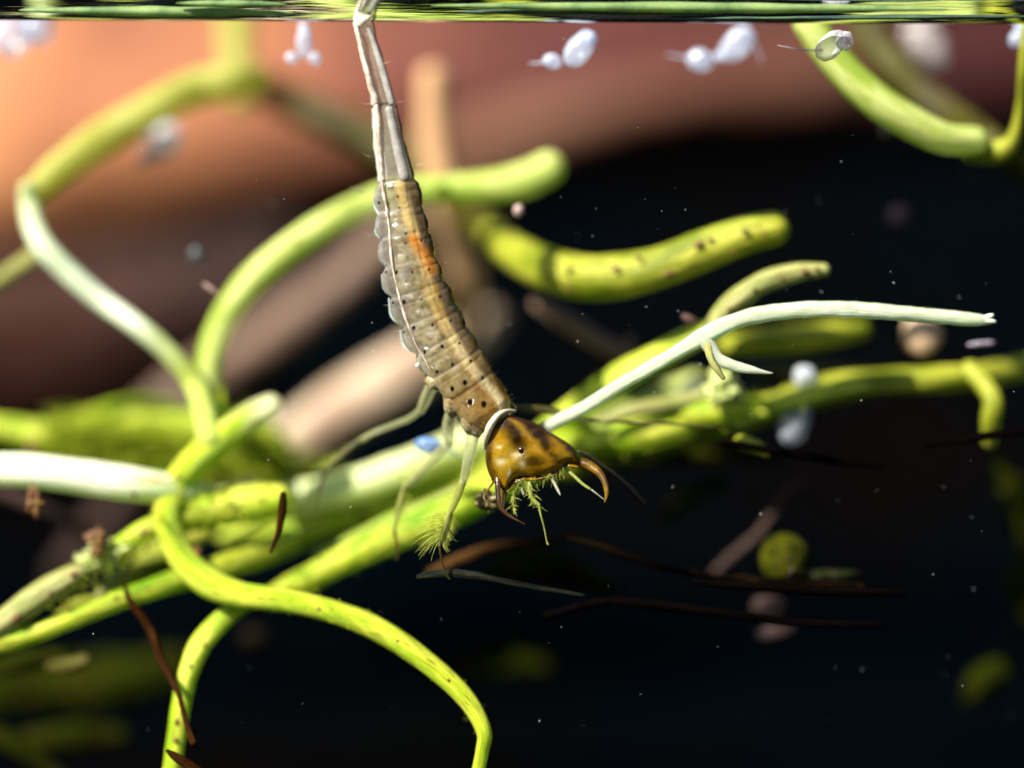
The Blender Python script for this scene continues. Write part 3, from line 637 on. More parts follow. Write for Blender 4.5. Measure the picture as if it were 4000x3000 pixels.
floating('floating_leaf', 930, 2050, 16, -.22, .020, fl, 'long green floating leaf edge-on at the top right of centre', tilt=8)
floating('floating_leaf', 980, 1560, 27, -.18, .013, fd, 'dark floating leaf edge between the larva tail and centre top', tilt=4)
floating('floating_leaf', 1450, 2300, 38, -.15, .009, fd, 'dark green floating leaf edge at the top right corner', tilt=-6)
floating('floating_leaf', 380, 620, 8, -.24, .014, fl, 'short bright green floating leaf tip at the top edge left of centre', tilt=2)

# ================================================================== WATER FLEAS
wf = plain_mat('pale_blue_flea', (.80, .86, 1.0), (.60, .68, .85), scale=18, rough=.2, trans=.45, alpha=.42, rim=.5, coat=1.0, bump=.08)
wfd = plain_mat('grey_flea', (.66, .70, .74), (.50, .53, .56), scale=18, rough=.35, trans=.35, alpha=.55, rim=.25, coat=.4)
wfp = plain_mat('pink_grey_flea', (.58, .50, .48), (.30, .26, .25), scale=18, rough=.35, trans=.35, alpha=.6, rim=.2, coat=.4)
GF = 'pale water fleas near the surface'
def flea(parts, d, mat, label, spikes=(), group=GF, cat='water flea', name='water_flea'):
    """parts: (name, x, y, rx, rz, rot) in view px"""
    root = None
    for nm, x, y, rx, rz, rot in parts:
        p = V(x, y, d); k = (D+d)/D*VS/1000
        o = blob(name if root is None else nm, p, (rx*k, min(rx, rz)*k*.8, rz*k), mat, root, rot=rot, lump=.10, seg=32)
        if root is None: root = o; tag(o, label, cat, group)
    for pts in spikes:
        tube('antenna', [(x, y, r, d) for x, y, r in pts], mat, root, sides=8, lump=0)
    return root
flea([('body', 657, 92, 16, 34, .05), ('egg_sac', 630, 125, 13, 13, 0), ('egg_sac', 680, 127, 13, 14, 0), ('head', 656, 62, 12, 12, 0)], .45, wf,
     'pale blue water flea carrying two round egg sacs left of the larva tail')
flea([('body', 1252, 105, 26, 44, .65), ('head', 1193, 132, 20, 16, .2), ('shell_tip', 1275, 82, 14, 14, 0)], .30, wf,
     'bright pale blue water flea under the surface right of the tail', spikes=[[(1180, 134, 3), (1160, 136, 2), (1142, 137, 1)]])
flea([('body', 1592, 95, 28, 46, .75), ('head', 1512, 130, 27, 24, .2), ('neck', 1553, 122, 12, 10, 0)], .60, wf,
     'pale blue water flea with a blue head, third along the surface', spikes=[[(1490, 126, 3), (1465, 122, 2), (1440, 118, 1.2)], [(1630, 95, 3), (1638, 110, 2), (1645, 135, 1)]])
flea([('body', 30, 66, 42, 60, .5), ('head', 80, 62, 34, 34, 0)], 1.1, wf, 'large blurred blue-white water flea in the top left corner')
flea([('body', 352, 303, 32, 44, .8), ('tail', 315, 335, 14, 22, .9)], 1.5, wfd, 'blurred grey-white oval water flea below the left arch')
flea([('body', 1795, 98, 26, 40, .8), ('head', 1825, 88, 20, 22, .2)], -.05, plain_mat('clear_flea', (.60, .56, .60), (.34, .30, .34), scale=22, rough=.15, alpha=.25, rim=.6, coat=1.0, bump=.05),
     'glassy grey water flea clinging to the pale stem at upper right', spikes=[[(1775, 108, 3), (1740, 108, 2.4), (1700, 102, 1.5), (1680, 98, 1)]])
flea([('body', 2005, 100, 40, 56, -.7), ('head', 1965, 75, 20, 20, 0)], 1.3, wfp, 'blurred pinkish grey oval water flea at upper right')
flea([('body', 2196, 82, 14, 20, .5), ('head', 2205, 60, 12, 12, 0)], .5, wf, 'small bright water flea at the top right edge')
flea([('body', 1717, 905, 34, 56, .25), ('head', 1738, 815, 24, 26, 0), ('limb', 1765, 850, 14, 26, 1.2)], .65, wfd,
     'grey-white water flea hanging over the green stem on the right', spikes=[[(1745, 870, 6), (1770, 858, 5), (1800, 840, 3)]])
flea([('body', 1492, 848, 26, 36, .5), ('tail', 1522, 868, 20, 20, .2)], .85, wf, 'lilac blurred water flea under the sharp white stem')
flea([('body', 1990, 722, 42, 48, 0)], .8, plain_mat('tan_blob', (.62, .42, .26), (.36, .24, .14), scale=12, trans=.2), 'round blurred tan seed hanging under the white stem end', cat='seed', name='seed', group=None)
flea([('body', 1945, 470, 26, 26, 0)], 1.1, plain_mat('dim_bubble', (.012, .008, .012), rough=.3, spec=.05, alpha=.6, rim=.4), 'faint dusky bubble in the dark water at upper right', cat='bubble', name='bubble', group=None)
flea([('body', 1660, 1310, 40, 32, .4), ('lower_half', 1675, 1365, 44, 18, -.2)], .7, plain_mat('dusky_pink', (.035, .021, .018), (.004, .003, .003), scale=7, spec=.05), 'dusky pink shell fragment behind the black stalk at lower right', cat='shell', name='shell_fragment', group=None)
flea([('body', 927, 963, 32, 17, .15)], .35, plain_mat('blue_bead', (.12, .24, .48), (.25, .36, .52), scale=20, rough=.15, coat=1.0), 'small blue bead-like water flea beside the middle leg', spikes=[[(955, 965, 3), (975, 975, 2.5), (990, 985, 2)]], group=None)
flea([('body', 425, 553, 18, 22, 0)], .8, plain_mat('dim_grey', (.05, .055, .055), alpha=.7), 'small dim grey bubble left of the pale arc', cat='bubble', name='bubble', group=None)
flea([('body', 1120, 455, 11, 14, 0)], .35, plain_mat('speck_pink', (.34, .22, .19)), 'pinkish floating grain under the tip of the pale arc', cat='grain', name='floating_grain', group=None)
flea([('body', 456, 625, 5, 22, -.9)], .4, plain_mat('speck_pink2', (.28, .17, .13)), 'tiny pink-brown fragment in the water left of the pale arc', cat='grain', name='floating_grain', group=None)
flea([('body', 2120, 742, 30, 5, -.1)], .35, plain_mat('sheen', (.30, .26, .32), (.06, .03, .02), scale=16, coat=1), 'thin glinting shell edge below the end of the white stem', cat='shell', name='shell_fragment', group=None)
flea([('body', 1490, 690, 20, 9, .5)], .3, plain_mat('rust', (.07, .03, .02)), 'dark rusty scrap left of the khaki shoot', cat='debris', name='plant_debris', group=None)
flea([('body', 1915, 275, 14, 24, .2)], .7, plain_mat('grey_scrap', (.14, .12, .09)), 'grey scrap hanging under the pale stem at upper right', cat='debris', name='plant_debris', group=None)
flea([('body', 550, 1380, 34, 26, 0)], 1.6, plain_mat('dim_amber', (.006, .004, .001), spec=.03), 'dim amber blur between the curl and its side stem', cat='seed', name='seed', group=None)

# fine floating specks (nobody could count them)
def specks():
    r_ = random.Random(11); parts = []
    for k in range(230):
        x, y = r_.uniform(0, 2212), r_.uniform(80, 1640)
        d = r_.choice([r_.uniform(-.25, .35), r_.uniform(-.05, .1), r_.uniform(-.6, 1.2)])
        if r_.random() < .45: x, y = r_.uniform(500, 2000), r_.uniform(420, 760)
        c = V(x, y, d); s = .0012+.0030*r_.random()**3
        u = Vector((r_.gauss(0, 1), r_.gauss(0, 1), r_.gauss(0, 1))).normalized()*s; v = u.orthogonal().normalized()*s*.7; w_ = u.cross(v).normalized()*s*.6
        V_ = np.array([tuple(c+q) for q in (u, -u, v, -v, w_, -w_)])
        parts.append((V_, [(0, 2, 4), (2, 1, 4), (1, 3, 4), (3, 0, 4), (2, 0, 5), (1, 2, 5), (3, 1, 5), (0, 3, 5)]))
    v, f = join_geo(parts)
    o = link('floating_specks', v, f, plain_mat('speck', (.45, .48, .45), rough=.25), smooth=False, origin=(0, 0, 0))
    tag(o, 'tiny pale specks drifting in the dark water', 'specks', kind='stuff')
specks()

# ================================================================== THE LARVA
larva = bpy.data.objects.new('beetle_larva', None); scene.collection.objects.link(larva)
lo = V(930, 700, 0); larva.location = lo; larva['_o'] = list(lo)
tag(larva, 'translucent tan diving beetle larva hanging head-down from the water surface with amber head', 'insect larva')
def seglen(P):
    return np.concatenate([[0], np.cumsum(np.linalg.norm(np.diff(P[:, :2], axis=0), axis=1))])
def dist_poly(px, py, poly):
    """distance to a polyline given in full px, and parameter 0..1"""
    best = np.full(len(px), 1e9); bt = np.zeros(len(px)); n = len(poly)-1
    for i in range(n):
        ax, ay = poly[i][:2]; bx, by = poly[i+1][:2]; dx, dy = bx-ax, by-ay
        t = np.clip(((px-ax)*dx+(py-ay)*dy)/(dx*dx+dy*dy+1e-9), 0, 1)
        d = np.hypot(px-ax-dx*t, py-ay-dy*t); k = d < best; best[k] = d[k]; bt[k] = (i+t[k])/n
    return best, bt
def smooth(d, r, soft): return np.clip((r+soft-d)/(2*soft), 0, 1)
def body():
    ctrl = [(786, 50, .06), (800, 110, .05), (815, 170, .04), (829, 225, .03), (840, 300, .02), (856, 392, .0), (862, 450, 0), (874, 520, -.01), (890, 590, -.02), (912, 655, -.02), (940, 715, -.02), (975, 775, -.02), (1013, 830, -.02), (1048, 880, -.02), (1070, 915, -.02)]
    path = catmull([(*V(x, y, d), 0) for x, y, d in ctrl], .0035)
    px, py = proj(path[:, :3]); vy = py/VS
    # radius profile (view px) against view y of the centre line
    prof = [(50, 17), (56, 20), (215, 26), (222, 27), (226, 24.5), (229, 24.5), (231, 28), (250, 29), (385, 40), (391, 38), (394, 41), (400, 46), (440, 50), (520, 57), (600, 63), (680, 66), (740, 66), (790, 63), (840, 60), (885, 56), (905, 46), (915, 38)]
    r = np.interp(vy, [a for a, b in prof], [b for a, b in prof])
    segs = [394, 452, 508, 566, 624, 681, 735, 785, 832, 915]
    st = np.zeros(len(r)); sid = np.zeros(len(r), int)
    for k in range(len(segs)-1):
        q = (vy >= segs[k]) & (vy <= segs[k+1]); st[q] = (vy[q]-segs[k])/(segs[k+1]-segs[k]); sid[q] = k+1
    inseg = vy > 394
    amp = np.interp(vy, [394, 440, 700, 915], [.03, .05, .06, .03])
    r = np.where(inseg, r*1.01, r)
    path[:, 3] = r*VS/1000
    c = path[:, :3]; n = len(c); sides = 132
    T = np.gradient(c, axis=0); T /= np.linalg.norm(T, axis=1)[:, None]
    Y = np.array([0, 1, 0.]); N1 = Y-T*(T@Y)[:, None]; N1 /= np.linalg.norm(N1, axis=1)[:, None]; N2 = np.cross(T, N1)
    th = np.linspace(0, 2*math.pi, sides, endpoint=False)
    arc = np.concatenate([[0], np.cumsum(np.linalg.norm(np.diff(c, axis=0), axis=1))])
    R = np.empty((n, sides))
    cs, sn = np.cos(th), np.sin(th)
    # side lobes (pleura) bulge in each segment; sn=+1 is one side
    lobe = np.exp(-((np.abs(sn)-1)/.10)**2)
    for i in range(n):
        base = path[i, 3]
        R[i] = base
        if inseg[i]: R[i] *= 1-amp[i]*abs(2*st[i]-1)**3*(.45+.55*np.clip(-sn*1.4+.2, -.3, 1))
        if inseg[i] and vy[i] < 800: R[i] *= 1+lobe*(.15*math.sin(math.pi*st[i])-.06)*np.where(sn < 0, 1, .45)
        # groove either side of the dorsal shield
        R[i] *= 1-.030*np.exp(-((sn-.52)/.06)**2)*(cs < 0)-.030*np.exp(-((sn+.52)/.06)**2)*(cs < 0)
        if inseg[i]:   # a fold across each segment
            R[i] *= 1-.016*math.exp(-((st[i]-.30)/.06)**2)*(1 if vy[i] < 800 else .2)-(.016 if vy[i] > 735 else .007)*math.exp(-(min(st[i], 1-st[i])/.06)**2)
    V_ = c[:, None, :]+(cs*R*.82)[:, :, None]*N1[:, None, :]+(sn*R)[:, :, None]*N2[:, None, :]
    flatv = V_.reshape(-1, 3).copy()
    for q in range(len(flatv)):
        p = Vector(flatv[q]); k = .0070*noise.noise(p*7)+.0030*noise.noise(p*22)+.0010*noise.noise(p*60)
        i = q//sides; j = q % sides
        flatv[q] += (cs[j]*N1[i]+sn[j]*N2[i])*k
    faces = [(i*sides+j, i*sides+(j+1) % sides, (i+1)*sides+(j+1) % sides, (i+1)*sides+j) for i in range(n-1) for j in range(sides)]
    # ----- colouring (skin markings, plus lit left and dark right edge painted in)
    X, Yp = proj(flatv); nv = len(flatv)
    VY = np.repeat(vy, sides); ST = np.repeat(st, sides); front = np.tile(cs < .2, n); SN = np.tile(sn, n)
    side_l = SN if X[int(sides*.25)+sides*200] < X[int(sides*.75)+sides*200] else -SN   # +1 = left in the photograph
    col = np.empty((nv, 4)); col[:] = (.46, .40, .21, .58)
    def mix(w, c):
        w = np.asarray(w)[:, None]; col[:] = col*(1-w)+np.array(c)*w
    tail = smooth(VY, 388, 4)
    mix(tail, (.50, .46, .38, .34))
    mix(tail*np.clip((side_l-.35)/.3, 0, 1), (.88, .84, .74, .9))  # highlight down the left of the tail, painted into the colour
    mix(tail*np.clip((-side_l-.80)/.1, 0, 1), (.05, .035, .02, .95))  # unlit right edge of the tail painted dark
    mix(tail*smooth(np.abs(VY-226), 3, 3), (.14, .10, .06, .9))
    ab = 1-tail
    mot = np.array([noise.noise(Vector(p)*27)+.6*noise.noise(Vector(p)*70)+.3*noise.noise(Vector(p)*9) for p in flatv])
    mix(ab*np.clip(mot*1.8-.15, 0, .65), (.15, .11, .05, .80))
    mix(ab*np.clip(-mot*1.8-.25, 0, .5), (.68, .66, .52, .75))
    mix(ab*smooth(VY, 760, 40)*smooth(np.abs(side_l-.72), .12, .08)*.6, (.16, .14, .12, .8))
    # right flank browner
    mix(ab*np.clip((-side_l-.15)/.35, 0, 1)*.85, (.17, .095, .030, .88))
    mix(ab*np.clip((-side_l-.86)/.08, 0, 1), (.035, .02, .01, 1))  # shaded right outline of the body painted nearly black
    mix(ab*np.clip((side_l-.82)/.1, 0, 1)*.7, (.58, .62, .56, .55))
    # abdomen middle grey iridescent
    mix(ab*smooth(VY, 700, 60)*np.clip(side_l*1.2+.1, 0, 1)*.5, (.30, .29, .31, .65))
    # thorax amber tan
    th_ = smooth(-VY, -790, 40)
    mix(th_*.75, (.44, .30, .10, .72)); mix(smooth(-VY, -850, 30)*.85*np.clip(.75-side_l*.8, 0, 1), (.34, .17, .015, .9))
    # dorsal pale band
    band = [Z2(395, 60), Z2(430, 200), Z2(470, 330), Z2(520, 480), Z2(570, 620), Z2(610, 800), Z2(660, 960), Z2(740, 1090), Z2(800, 1200), Z2(880, 1330), Z2(980, 1440), Z2(1110, 1590), (1965, 1610)]
    d, t = dist_poly(X, Yp, band)
    mix(front*smooth(d, 20, 10)*.95, (.72, .56, .22, .90))
    mix(front*smooth(d, 14, 8)*smooth(-VY, -740, 30)*.8, (.80, .70, .42, .92))
    orange = [Z2(490, 430), Z2(525, 480), Z2(575, 540), Z2(605, 600), Z2(618, 650)]
    d, t = dist_poly(X, Yp, [Z2(640, 760), Z2(660, 860), Z2(690, 960)]); mix(front*smooth(d, 12, 10)*.7, (.52, .30, .03, 1))
    # tracheal grey line border
    # dark grey gut patches
    for (x, y, rr) in ((440, 650, 40), (450, 880, 38), (430, 690, 30)):
        fx, fy = Z2(x, y); mix(front*smooth(np.hypot(X-fx, Yp-fy), rr*.5, 12)*.55, (.16, .12, .14, .9))
    # segment borders dark on thorax
    mix(th_*front*smooth(np.minimum(ST, 1-ST), .03, .025)*.8, (.10, .05, .02, 1))
    mix((1-th_)*ab*smooth(np.minimum(ST, 1-ST), .03, .07)*.6*np.clip(side_l+.5, 0, 1), (.80, .82, .76, .6))  # pale ridge highlights painted on the left segment borders
    d, t = dist_poly(X, Yp, orange); mix(front*smooth(d, 19, 17)*.95, (.78, .29, .002, .95))
    for (x, y, rr) in ((240, 170, 7), (290, 172, 6), (250, 430, 8), (320, 440, 8), (435, 390, 6), (430, 460, 6), (545, 440, 6), (375, 125, 5), (385, 205, 5), (290, 670, 6), (365, 670, 8), (480, 670, 7), (600, 650, 6), (340, 890, 6), (420, 885, 9), (545, 865, 6), (680, 845, 7), (420, 1100, 6), (490, 1070, 9), (625, 1050, 7), (755, 1020, 6), (570, 1245, 8), (695, 1205, 8), (820, 1180, 6), (660, 1385, 8), (770, 1335, 8), (900, 1310, 7), (768, 1510, 10), (860, 1465, 11), (985, 1430, 8), (895, 1605, 12), (995, 1620, 13), (510, 1270, 7)):
        fx, fy = Z2(x, y); mix(front*smooth(np.hypot(X-fx, (Yp-fy)*.8), rr*.85, 2), (.012, .008, .004, 1))
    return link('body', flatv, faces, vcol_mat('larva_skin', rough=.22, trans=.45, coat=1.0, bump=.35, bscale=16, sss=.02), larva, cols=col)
body()
# silvery tracheal trunk along the left side of the back
silver = plain_mat('silvery_trachea', (.34, .26, .19), (.78, .64, .52), scale=30, rough=.25, coat=1.0, alpha=.8)
tr_pts = [Z2(262, 20), Z2(275, 120), Z2(300, 240), Z2(318, 400), Z2(330, 560), Z2(352, 700), Z2(385, 840), Z2(425, 980), Z2(470, 1100), Z2(520, 1210), Z2(580, 1310), Z2(615, 1380)]
tube('trachea', [(x, y, 5.2+1.6*math.sin(i*2.1), -.062-.022*math.sin(math.pi*i/11)-(.01 if i > 3 else 0)) for i, (x, y) in enumerate(tr_pts)], silver, larva, full=True, lump=.25, lscale=25, sides=12)
tube('trachea', [(1391, 104, 9, .01), (1418, 220, 11, -.005), (1450, 340, 13, -.015), (1468, 400, 11, -.02)], silver, larva, full=True, lump=.3, lscale=22, sides=14)
tube('trachea', [(1470, 415, 11, -.02), (1478, 500, 11, -.03), (1485, 600, 10, -.035), (1494, 700, 9, -.045)], silver, larva, full=True, lump=.3, lscale=22, sides=14)
gutm = plain_mat('inner_duct', (.34, .32, .28), (.22, .20, .16), scale=20, alpha=.75)
tube('inner_duct', [(1440, 110, 10, .02), (1490, 260, 14, .0), (1530, 400, 15, -.01)], gutm, larva, full=True, sides=14, lump=.1)
tube('inner_duct', [(1520, 430, 17, -.03), (1545, 540, 19, -.035), (1580, 690, 24, -.04)], gutm, larva, full=True, sides=14, lump=.1)
tube('gut', [(1560, 720, 18, .0), (1590, 860, 24, 0), (1640, 1000, 30, 0), (1680, 1150, 32, 0), (1745, 1290, 30, 0), (1830, 1430, 30, 0), (1925, 1580, 26, 0)],
     plain_mat('amber_gut', (.50, .24, .03), (.30, .17, .05), scale=9, rough=.4, trans=.3), larva, full=True, sides=16, lump=.3, lscale=9)
# respiratory tip piercing the surface (kinked)
tipm = plain_mat('tail_tip', (.75, .66, .52), (.5, .42, .3), scale=30, rough=.3, coat=.8, alpha=.75)
tube('tail_tip', [(1400, 96, 22, .03), (1432, 72, 12, .0), (1468, 46, 8, -.03), (1492, 16, 6, -.06), (1500, -30, 5, -.1)], tipm, larva, full=True, lump=.15, lscale=20)
tube('tail_appendage', [(1450, 70, 5, .02), (1510, 45, 3.5, .02), (1580, 20, 2.5, .02), (1650, 0, 2, .02)], tipm, larva, full=True, sides=8)

# ---- head
def head():
    ol = [(1969, 1614), (2035, 1628), (2102, 1654), (2170, 1696), (2235, 1738), (2252, 1765), (2262, 1795), (2266, 1818), (2245, 1814), (2222, 1811), (2200, 1828), (2172, 1846), (2111, 1864), (2075, 1868), (2045, 1866), (2020, 1873), (2000, 1890), (1984, 1912), (1972, 1916), (1955, 1900), (1934, 1884), (1914, 1855), (1902, 1820), (1896, 1780), (1899, 1735), (1915, 1680), (1940, 1635)]
    cx, cy = 2048, 1768; K = 6; pts = []
    P = [np.array(p, float) for p in ol]; m_ = len(P)
    for i in range(m_):
        a, b, c, d = P[i-1], P[i], P[(i+1) % m_], P[(i+2) % m_]
        for k in range(K):
            t = k/K; pts.append(.5*((2*b)+(-a+c)*t+(2*a-5*b+4*c-d)*t*t+(-a+3*b-3*c+d)*t**3))
    pts = np.array(pts); n = len(pts); rings = 46; V_ = []; TT = []
    for side in (-1, 1):
        for i in range(rings):
            t = 1-i/rings if side == -1 else i/rings
            if side == 1 and i == 0: t = 1/rings*.3
            if side == -1 and i == 0: t = 1.0
            seq = t
            for p in pts:
                q = np.array([cx, cy])+(p-[cx, cy])*seq
                h = (.075 if side == -1 else .06)*(1-seq**4)**.55
                # a shallow furrow along the middle line
                w = F(q[0], q[1], 0); wy = side*h
                V_.append((w.x, -.03+wy+.004*noise.noise(Vector((q[0]*.03, q[1]*.03, side))), w.z)); TT.append(seq)
    # order: front from rim to centre, then back from centre to rim
    V_ = np.array(V_); TT = np.array(TT); tot = rings*2; Fs = []
    X, Y_ = proj(V_)          # smooth pillow height from the distance to the rim
    dd = np.hypot(X[:, None]-pts[None, :, 0], Y_[:, None]-pts[None, :, 1])+1e-3
    ds = (np.mean(dd**-5.0, axis=1))**(-.2)*.72
    hh = np.sqrt(np.clip(1-(1-np.clip(ds/95, 0, 1))**2.2, 0, 1))*np.where(TT > .985, 0, 1)
    sd = np.where(np.arange(len(V_)) < rings*n, -1, 1)
    nz = np.array([.004*noise.noise(Vector((x*.02, y*.02, q))) for x, y, q in zip(X, Y_, sd)])
    V_[:, 1] = -.03+sd*hh*np.where(sd < 0, .056, .05)+nz
    for i in range(tot-1):
        for j in range(n):
            k = (j+1) % n; Fs.append((i*n+j, (i+1)*n+j, (i+1)*n+k, i*n+k))
    last = (tot-1)*n
    for j in range(n):
        k = (j+1) % n; Fs.append((last+j, j, k, last+k))
    X, Y_ = proj(V_); nv = len(V_); col = np.empty((nv, 4)); col[:] = (.46, .26, .004, 1)
    def mix(w, c):
        w = np.asarray(w)[:, None]; col[:] = col*(1-w)+np.array((*c, 1))*w
    X = X+np.array([6*noise.noise(Vector((x*.03, y*.03, 0))) for x, y in zip(X, Y_)]); Y_ = Y_+np.array([6*noise.noise(Vector((x*.03, y*.03, 9))) for x, y in zip(X, Y_)])
    g = lambda x, y, rx, ry: np.exp(-(((X-x)/rx)**2+((Y_-y)/ry)**2))
    mix(g(1985, 1795, 60, 60)*.8, (.62, .44, .03)); mix(g(2200, 1790, 60, 30)*.8, (.56, .38, .03)); mix(g(1950, 1700, 30, 50)*.5, (.56, .34, .01))
    for (x, y, rx, ry, w) in ((1968, 1645, 34, 26, .95), (1950, 1662, 20, 20, .6), (2005, 1680, 26, 30, .9), (2022, 1715, 26, 36, .95), (2040, 1745, 20, 18, .6), (2040, 1642, 40, 18, 1), (2080, 1664, 40, 22, 1), (2108, 1695, 36, 26, 1), (2128, 1728, 24, 24, .95), (2138, 1750, 14, 14, .7), (2228, 1750, 22, 18, .95), (2205, 1728, 28, 10, .8), (2238, 1778, 12, 20, .7), (2156, 1788, 34, 22, .8), (2082, 1803, 40, 22, .8), (2095, 1835, 50, 8, .5), (1908, 1800, 14, 60, .85), (1914, 1720, 12, 50, .7), (1925, 1845, 14, 26, .7)):
        mix(np.minimum(1, g(x, y, rx*1.15, ry*1.15)*1.12)*w, (.022, .006, .0008))
    d, t = dist_poly(X, Y_, [(1985, 1622), (2022, 1652), (2050, 1692), (2088, 1730), (2108, 1772), (2150, 1800)]); mix(smooth(d, 9, 12)*.75, (.52, .30, .02))
    for (x, y, rx, ry) in ((1956, 1803, 17, 12), (2020, 1778, 22, 13), (2040, 1812, 12, 14), (1988, 1850, 6, 16), (1950, 1745, 10, 6)):
        mix(g(x, y, rx, ry), (.85, .78, .46))
    rim = smooth(1-TT, .05, .04); mix(rim, (.05, .016, .003))
    d, t = dist_poly(X, Y_, [(2262, 1816), (2222, 1809), (2175, 1842), (2111, 1861), (2045, 1862), (2010, 1876), (1990, 1900)]); mix(smooth(d, 6, 5), (.035, .012, .003))
    d, t = dist_poly(X, Y_, [(1975, 1618), (2102, 1656), (2235, 1740), (2256, 1780)]); mix(smooth(d, 6, 6)*.8, (.045, .018, .006))
    h_ = link('head', V_, Fs, vcol_mat('head_capsule', rough=.3, trans=.5, coat=.18, bump=.25, bscale=26, sss=.008), larva, cols=col)
    h_['label'] = 'amber triangular head with dark brown markings'
    ey = plain_mat('eye_black', (.02, .004, .002), rough=.1, coat=1)
    blob('eye', F(2036, 1759, -.086), (.011, .006, .012), ey, h_, seg=14)
    blob('eye', F(1926, 1870, -.04), (.008, .008, .011), ey, h_, seg=12)
    return h_
hd = head()
# collar between head and prothorax
colm = plain_mat('pale_collar', (.62, .58, .42), (.50, .46, .30), scale=18, trans=.3, rough=.35, coat=.5)
tube('collar', [(2010, 1606, 6, -.03), (1975, 1606, 10, -.065), (1942, 1624, 13, -.085), (1915, 1664, 15, -.085), (1899, 1710, 12, -.065), (1893, 1752, 5, -.03)], colm, larva, full=True, sides=18, lump=.05)
# mandibles
amb = plain_mat('amber_mandible', (.36, .20, .010), (.08, .03, .003), scale=14, rough=.3, trans=.45, coat=.4, alpha=.65, rim=.35)
dkm = plain_mat('dark_mandible', (.030, .010, .004), (.08, .03, .006), scale=10, rough=.25, coat=.8)
tube('mandible', [(2240, 1806, 22, -.02), (2285, 1812, 20, -.03), (2325, 1832, 17, -.05), (2352, 1862, 14, -.07), (2367, 1900, 11, -.09), (2369, 1935, 7, -.1), (2362, 1962, 2, -.1)], amb, hd, full=True, sides=18, lump=.04)['label'] = 'amber hooked mandible on the right'
tube('mandible', [(1942, 1852, 9, -.05), (1944, 1890, 11, -.07), (1946, 1935, 10, -.08), (1952, 1975, 9, -.09), (1975, 2005, 7, -.09), (2010, 2028, 5, -.09), (2050, 2048, 1.5, -.08)], dkm, hd, full=True, sides=16, lump=.05)['label'] = 'blackish hooked mandible on the left'
tube('mandible_base', [(1975, 1890, 16, -.01), (1970, 1920, 13, -.03), (1966, 1955, 8, -.05), (1964, 1990, 4, -.06)], amb, hd, full=True, sides=14, lump=.06)
blk = plain_mat('dark_antenna', (.012, .010, .006), (.03, .02, .01), scale=20, rough=.4)
tube('antenna', [(2262, 1764, 6, .04), (2300, 1780, 7, .05), (2345, 1812, 5, .06), (2400, 1850, 4, .08), (2460, 1900, 3, .1), (2520, 1965, 2, .12)], blk, hd, full=True, sides=10)
tube('antenna', [(1930, 1880, 5, -.08), (1905, 1915, 4, -.12), (1890, 1945, 3, -.15), (1925, 1985, 2.5, -.17)], amb, hd, full=True, sides=10)
plp = plain_mat('pale_palp', (.42, .46, .10), (.30, .34, .06), scale=25, trans=.4, rough=.35, alpha=.5, rim=.3)
plw = plain_mat('white_palp', (.50, .50, .36), scale=25, trans=.3, rough=.3, alpha=.6)
tube('palp', [(2205, 1826, 8, -.02), (2245, 1862, 7, -.05), (2275, 1890, 6, -.07), (2303, 1909, 5, -.08)], plp, hd, full=True, sides=10)
tube('palp', [(2312, 1914, 4, -.08), (2335, 1932, 3, -.08), (2358, 1950, 2, -.08)], plw, hd, full=True, sides=8)
tube('palp', [(2150, 1858, 5, -.04), (2165, 1888, 5, -.06), (2178, 1912, 6, -.07), (2188, 1932, 3, -.08)], plw, hd, full=True, sides=10)
tube('palp', [(2065, 1870, 9, -.04), (2068, 1905, 9, -.06), (2078, 1945, 8, -.07), (2105, 1972, 7, -.08)], plp, hd, full=True, sides=12)
tube('palp', [(2104, 1970, 5, -.08), (2112, 2010, 4, -.09), (2124, 2055, 3, -.09), (2135, 2110, 3, -.09), (2140, 2125, 5, -.09)], plp, hd, full=True, sides=10)
tube('palp', [(2018, 1885, 7, -.02), (2010, 1925, 7, -.03), (2000, 1960, 6, -.04), (2012, 1990, 4, -.04)], plp, hd, full=True, sides=10)
tube('palp', [(2040, 1872, 8, -.03), (2035, 1895, 7, -.03), (2045, 1930, 5, -.04)], plw, hd, full=True, sides=10)
def fringe(name, mat, parent, items, label=None):
    o_ = []
    for (x0, y0, d0, x1, y1, d1, bend, r) in items:
        a, b = F(x0, y0, d0), F(x1, y1, d1); dx, dz = b.x-a.x, b.z-a.z
        o_.append(hair_geo(a, b, (-dz*bend, 0, dx*bend), r/1000))
    v, f = join_geo(o_); o = link(name, v, f, mat, parent); o['kind'] = 'stuff'; return o
R_ = random.Random(21)
hm = plain_mat('yellow_bristles', (.74, .78, .14), (.5, .56, .08), scale=30, trans=.4, alpha=.7)
it = []
for k in range(150):
    t = R_.random(); e = [(2010, 1880), (2060, 1868), (2111, 1862), (2160, 1848), (2205, 1826)]; q = t*4; i = min(3, int(q)); s_ = q-i
    x = e[i][0]*(1-s_)+e[i+1][0]*s_; y = e[i][1]*(1-s_)+e[i+1][1]*s_; L_ = (18+45*R_.random()**1.5)*(1.25-.5*t); a = math.radians(90+R_.gauss(0, 26)+(12 if t < .5 else -8))
    it.append((x, y-4, -.03+R_.gauss(0, .02), x+math.cos(a)*L_, y+math.sin(a)*L_, -.04+R_.gauss(0, .03), R_.gauss(0, .1), .9))
for k in range(60):      # along the two central palps
    s_ = R_.random(); x, y = 2068+40*s_**2, 1880+95*s_; a = math.radians(R_.uniform(20, 160)); L_ = 10+34*R_.random()
    it.append((x, y, -.06, x+math.cos(a)*L_, y+abs(math.sin(a))*L_*.8+4, -.06+R_.gauss(0, .02), R_.gauss(0, .1), 1.3))
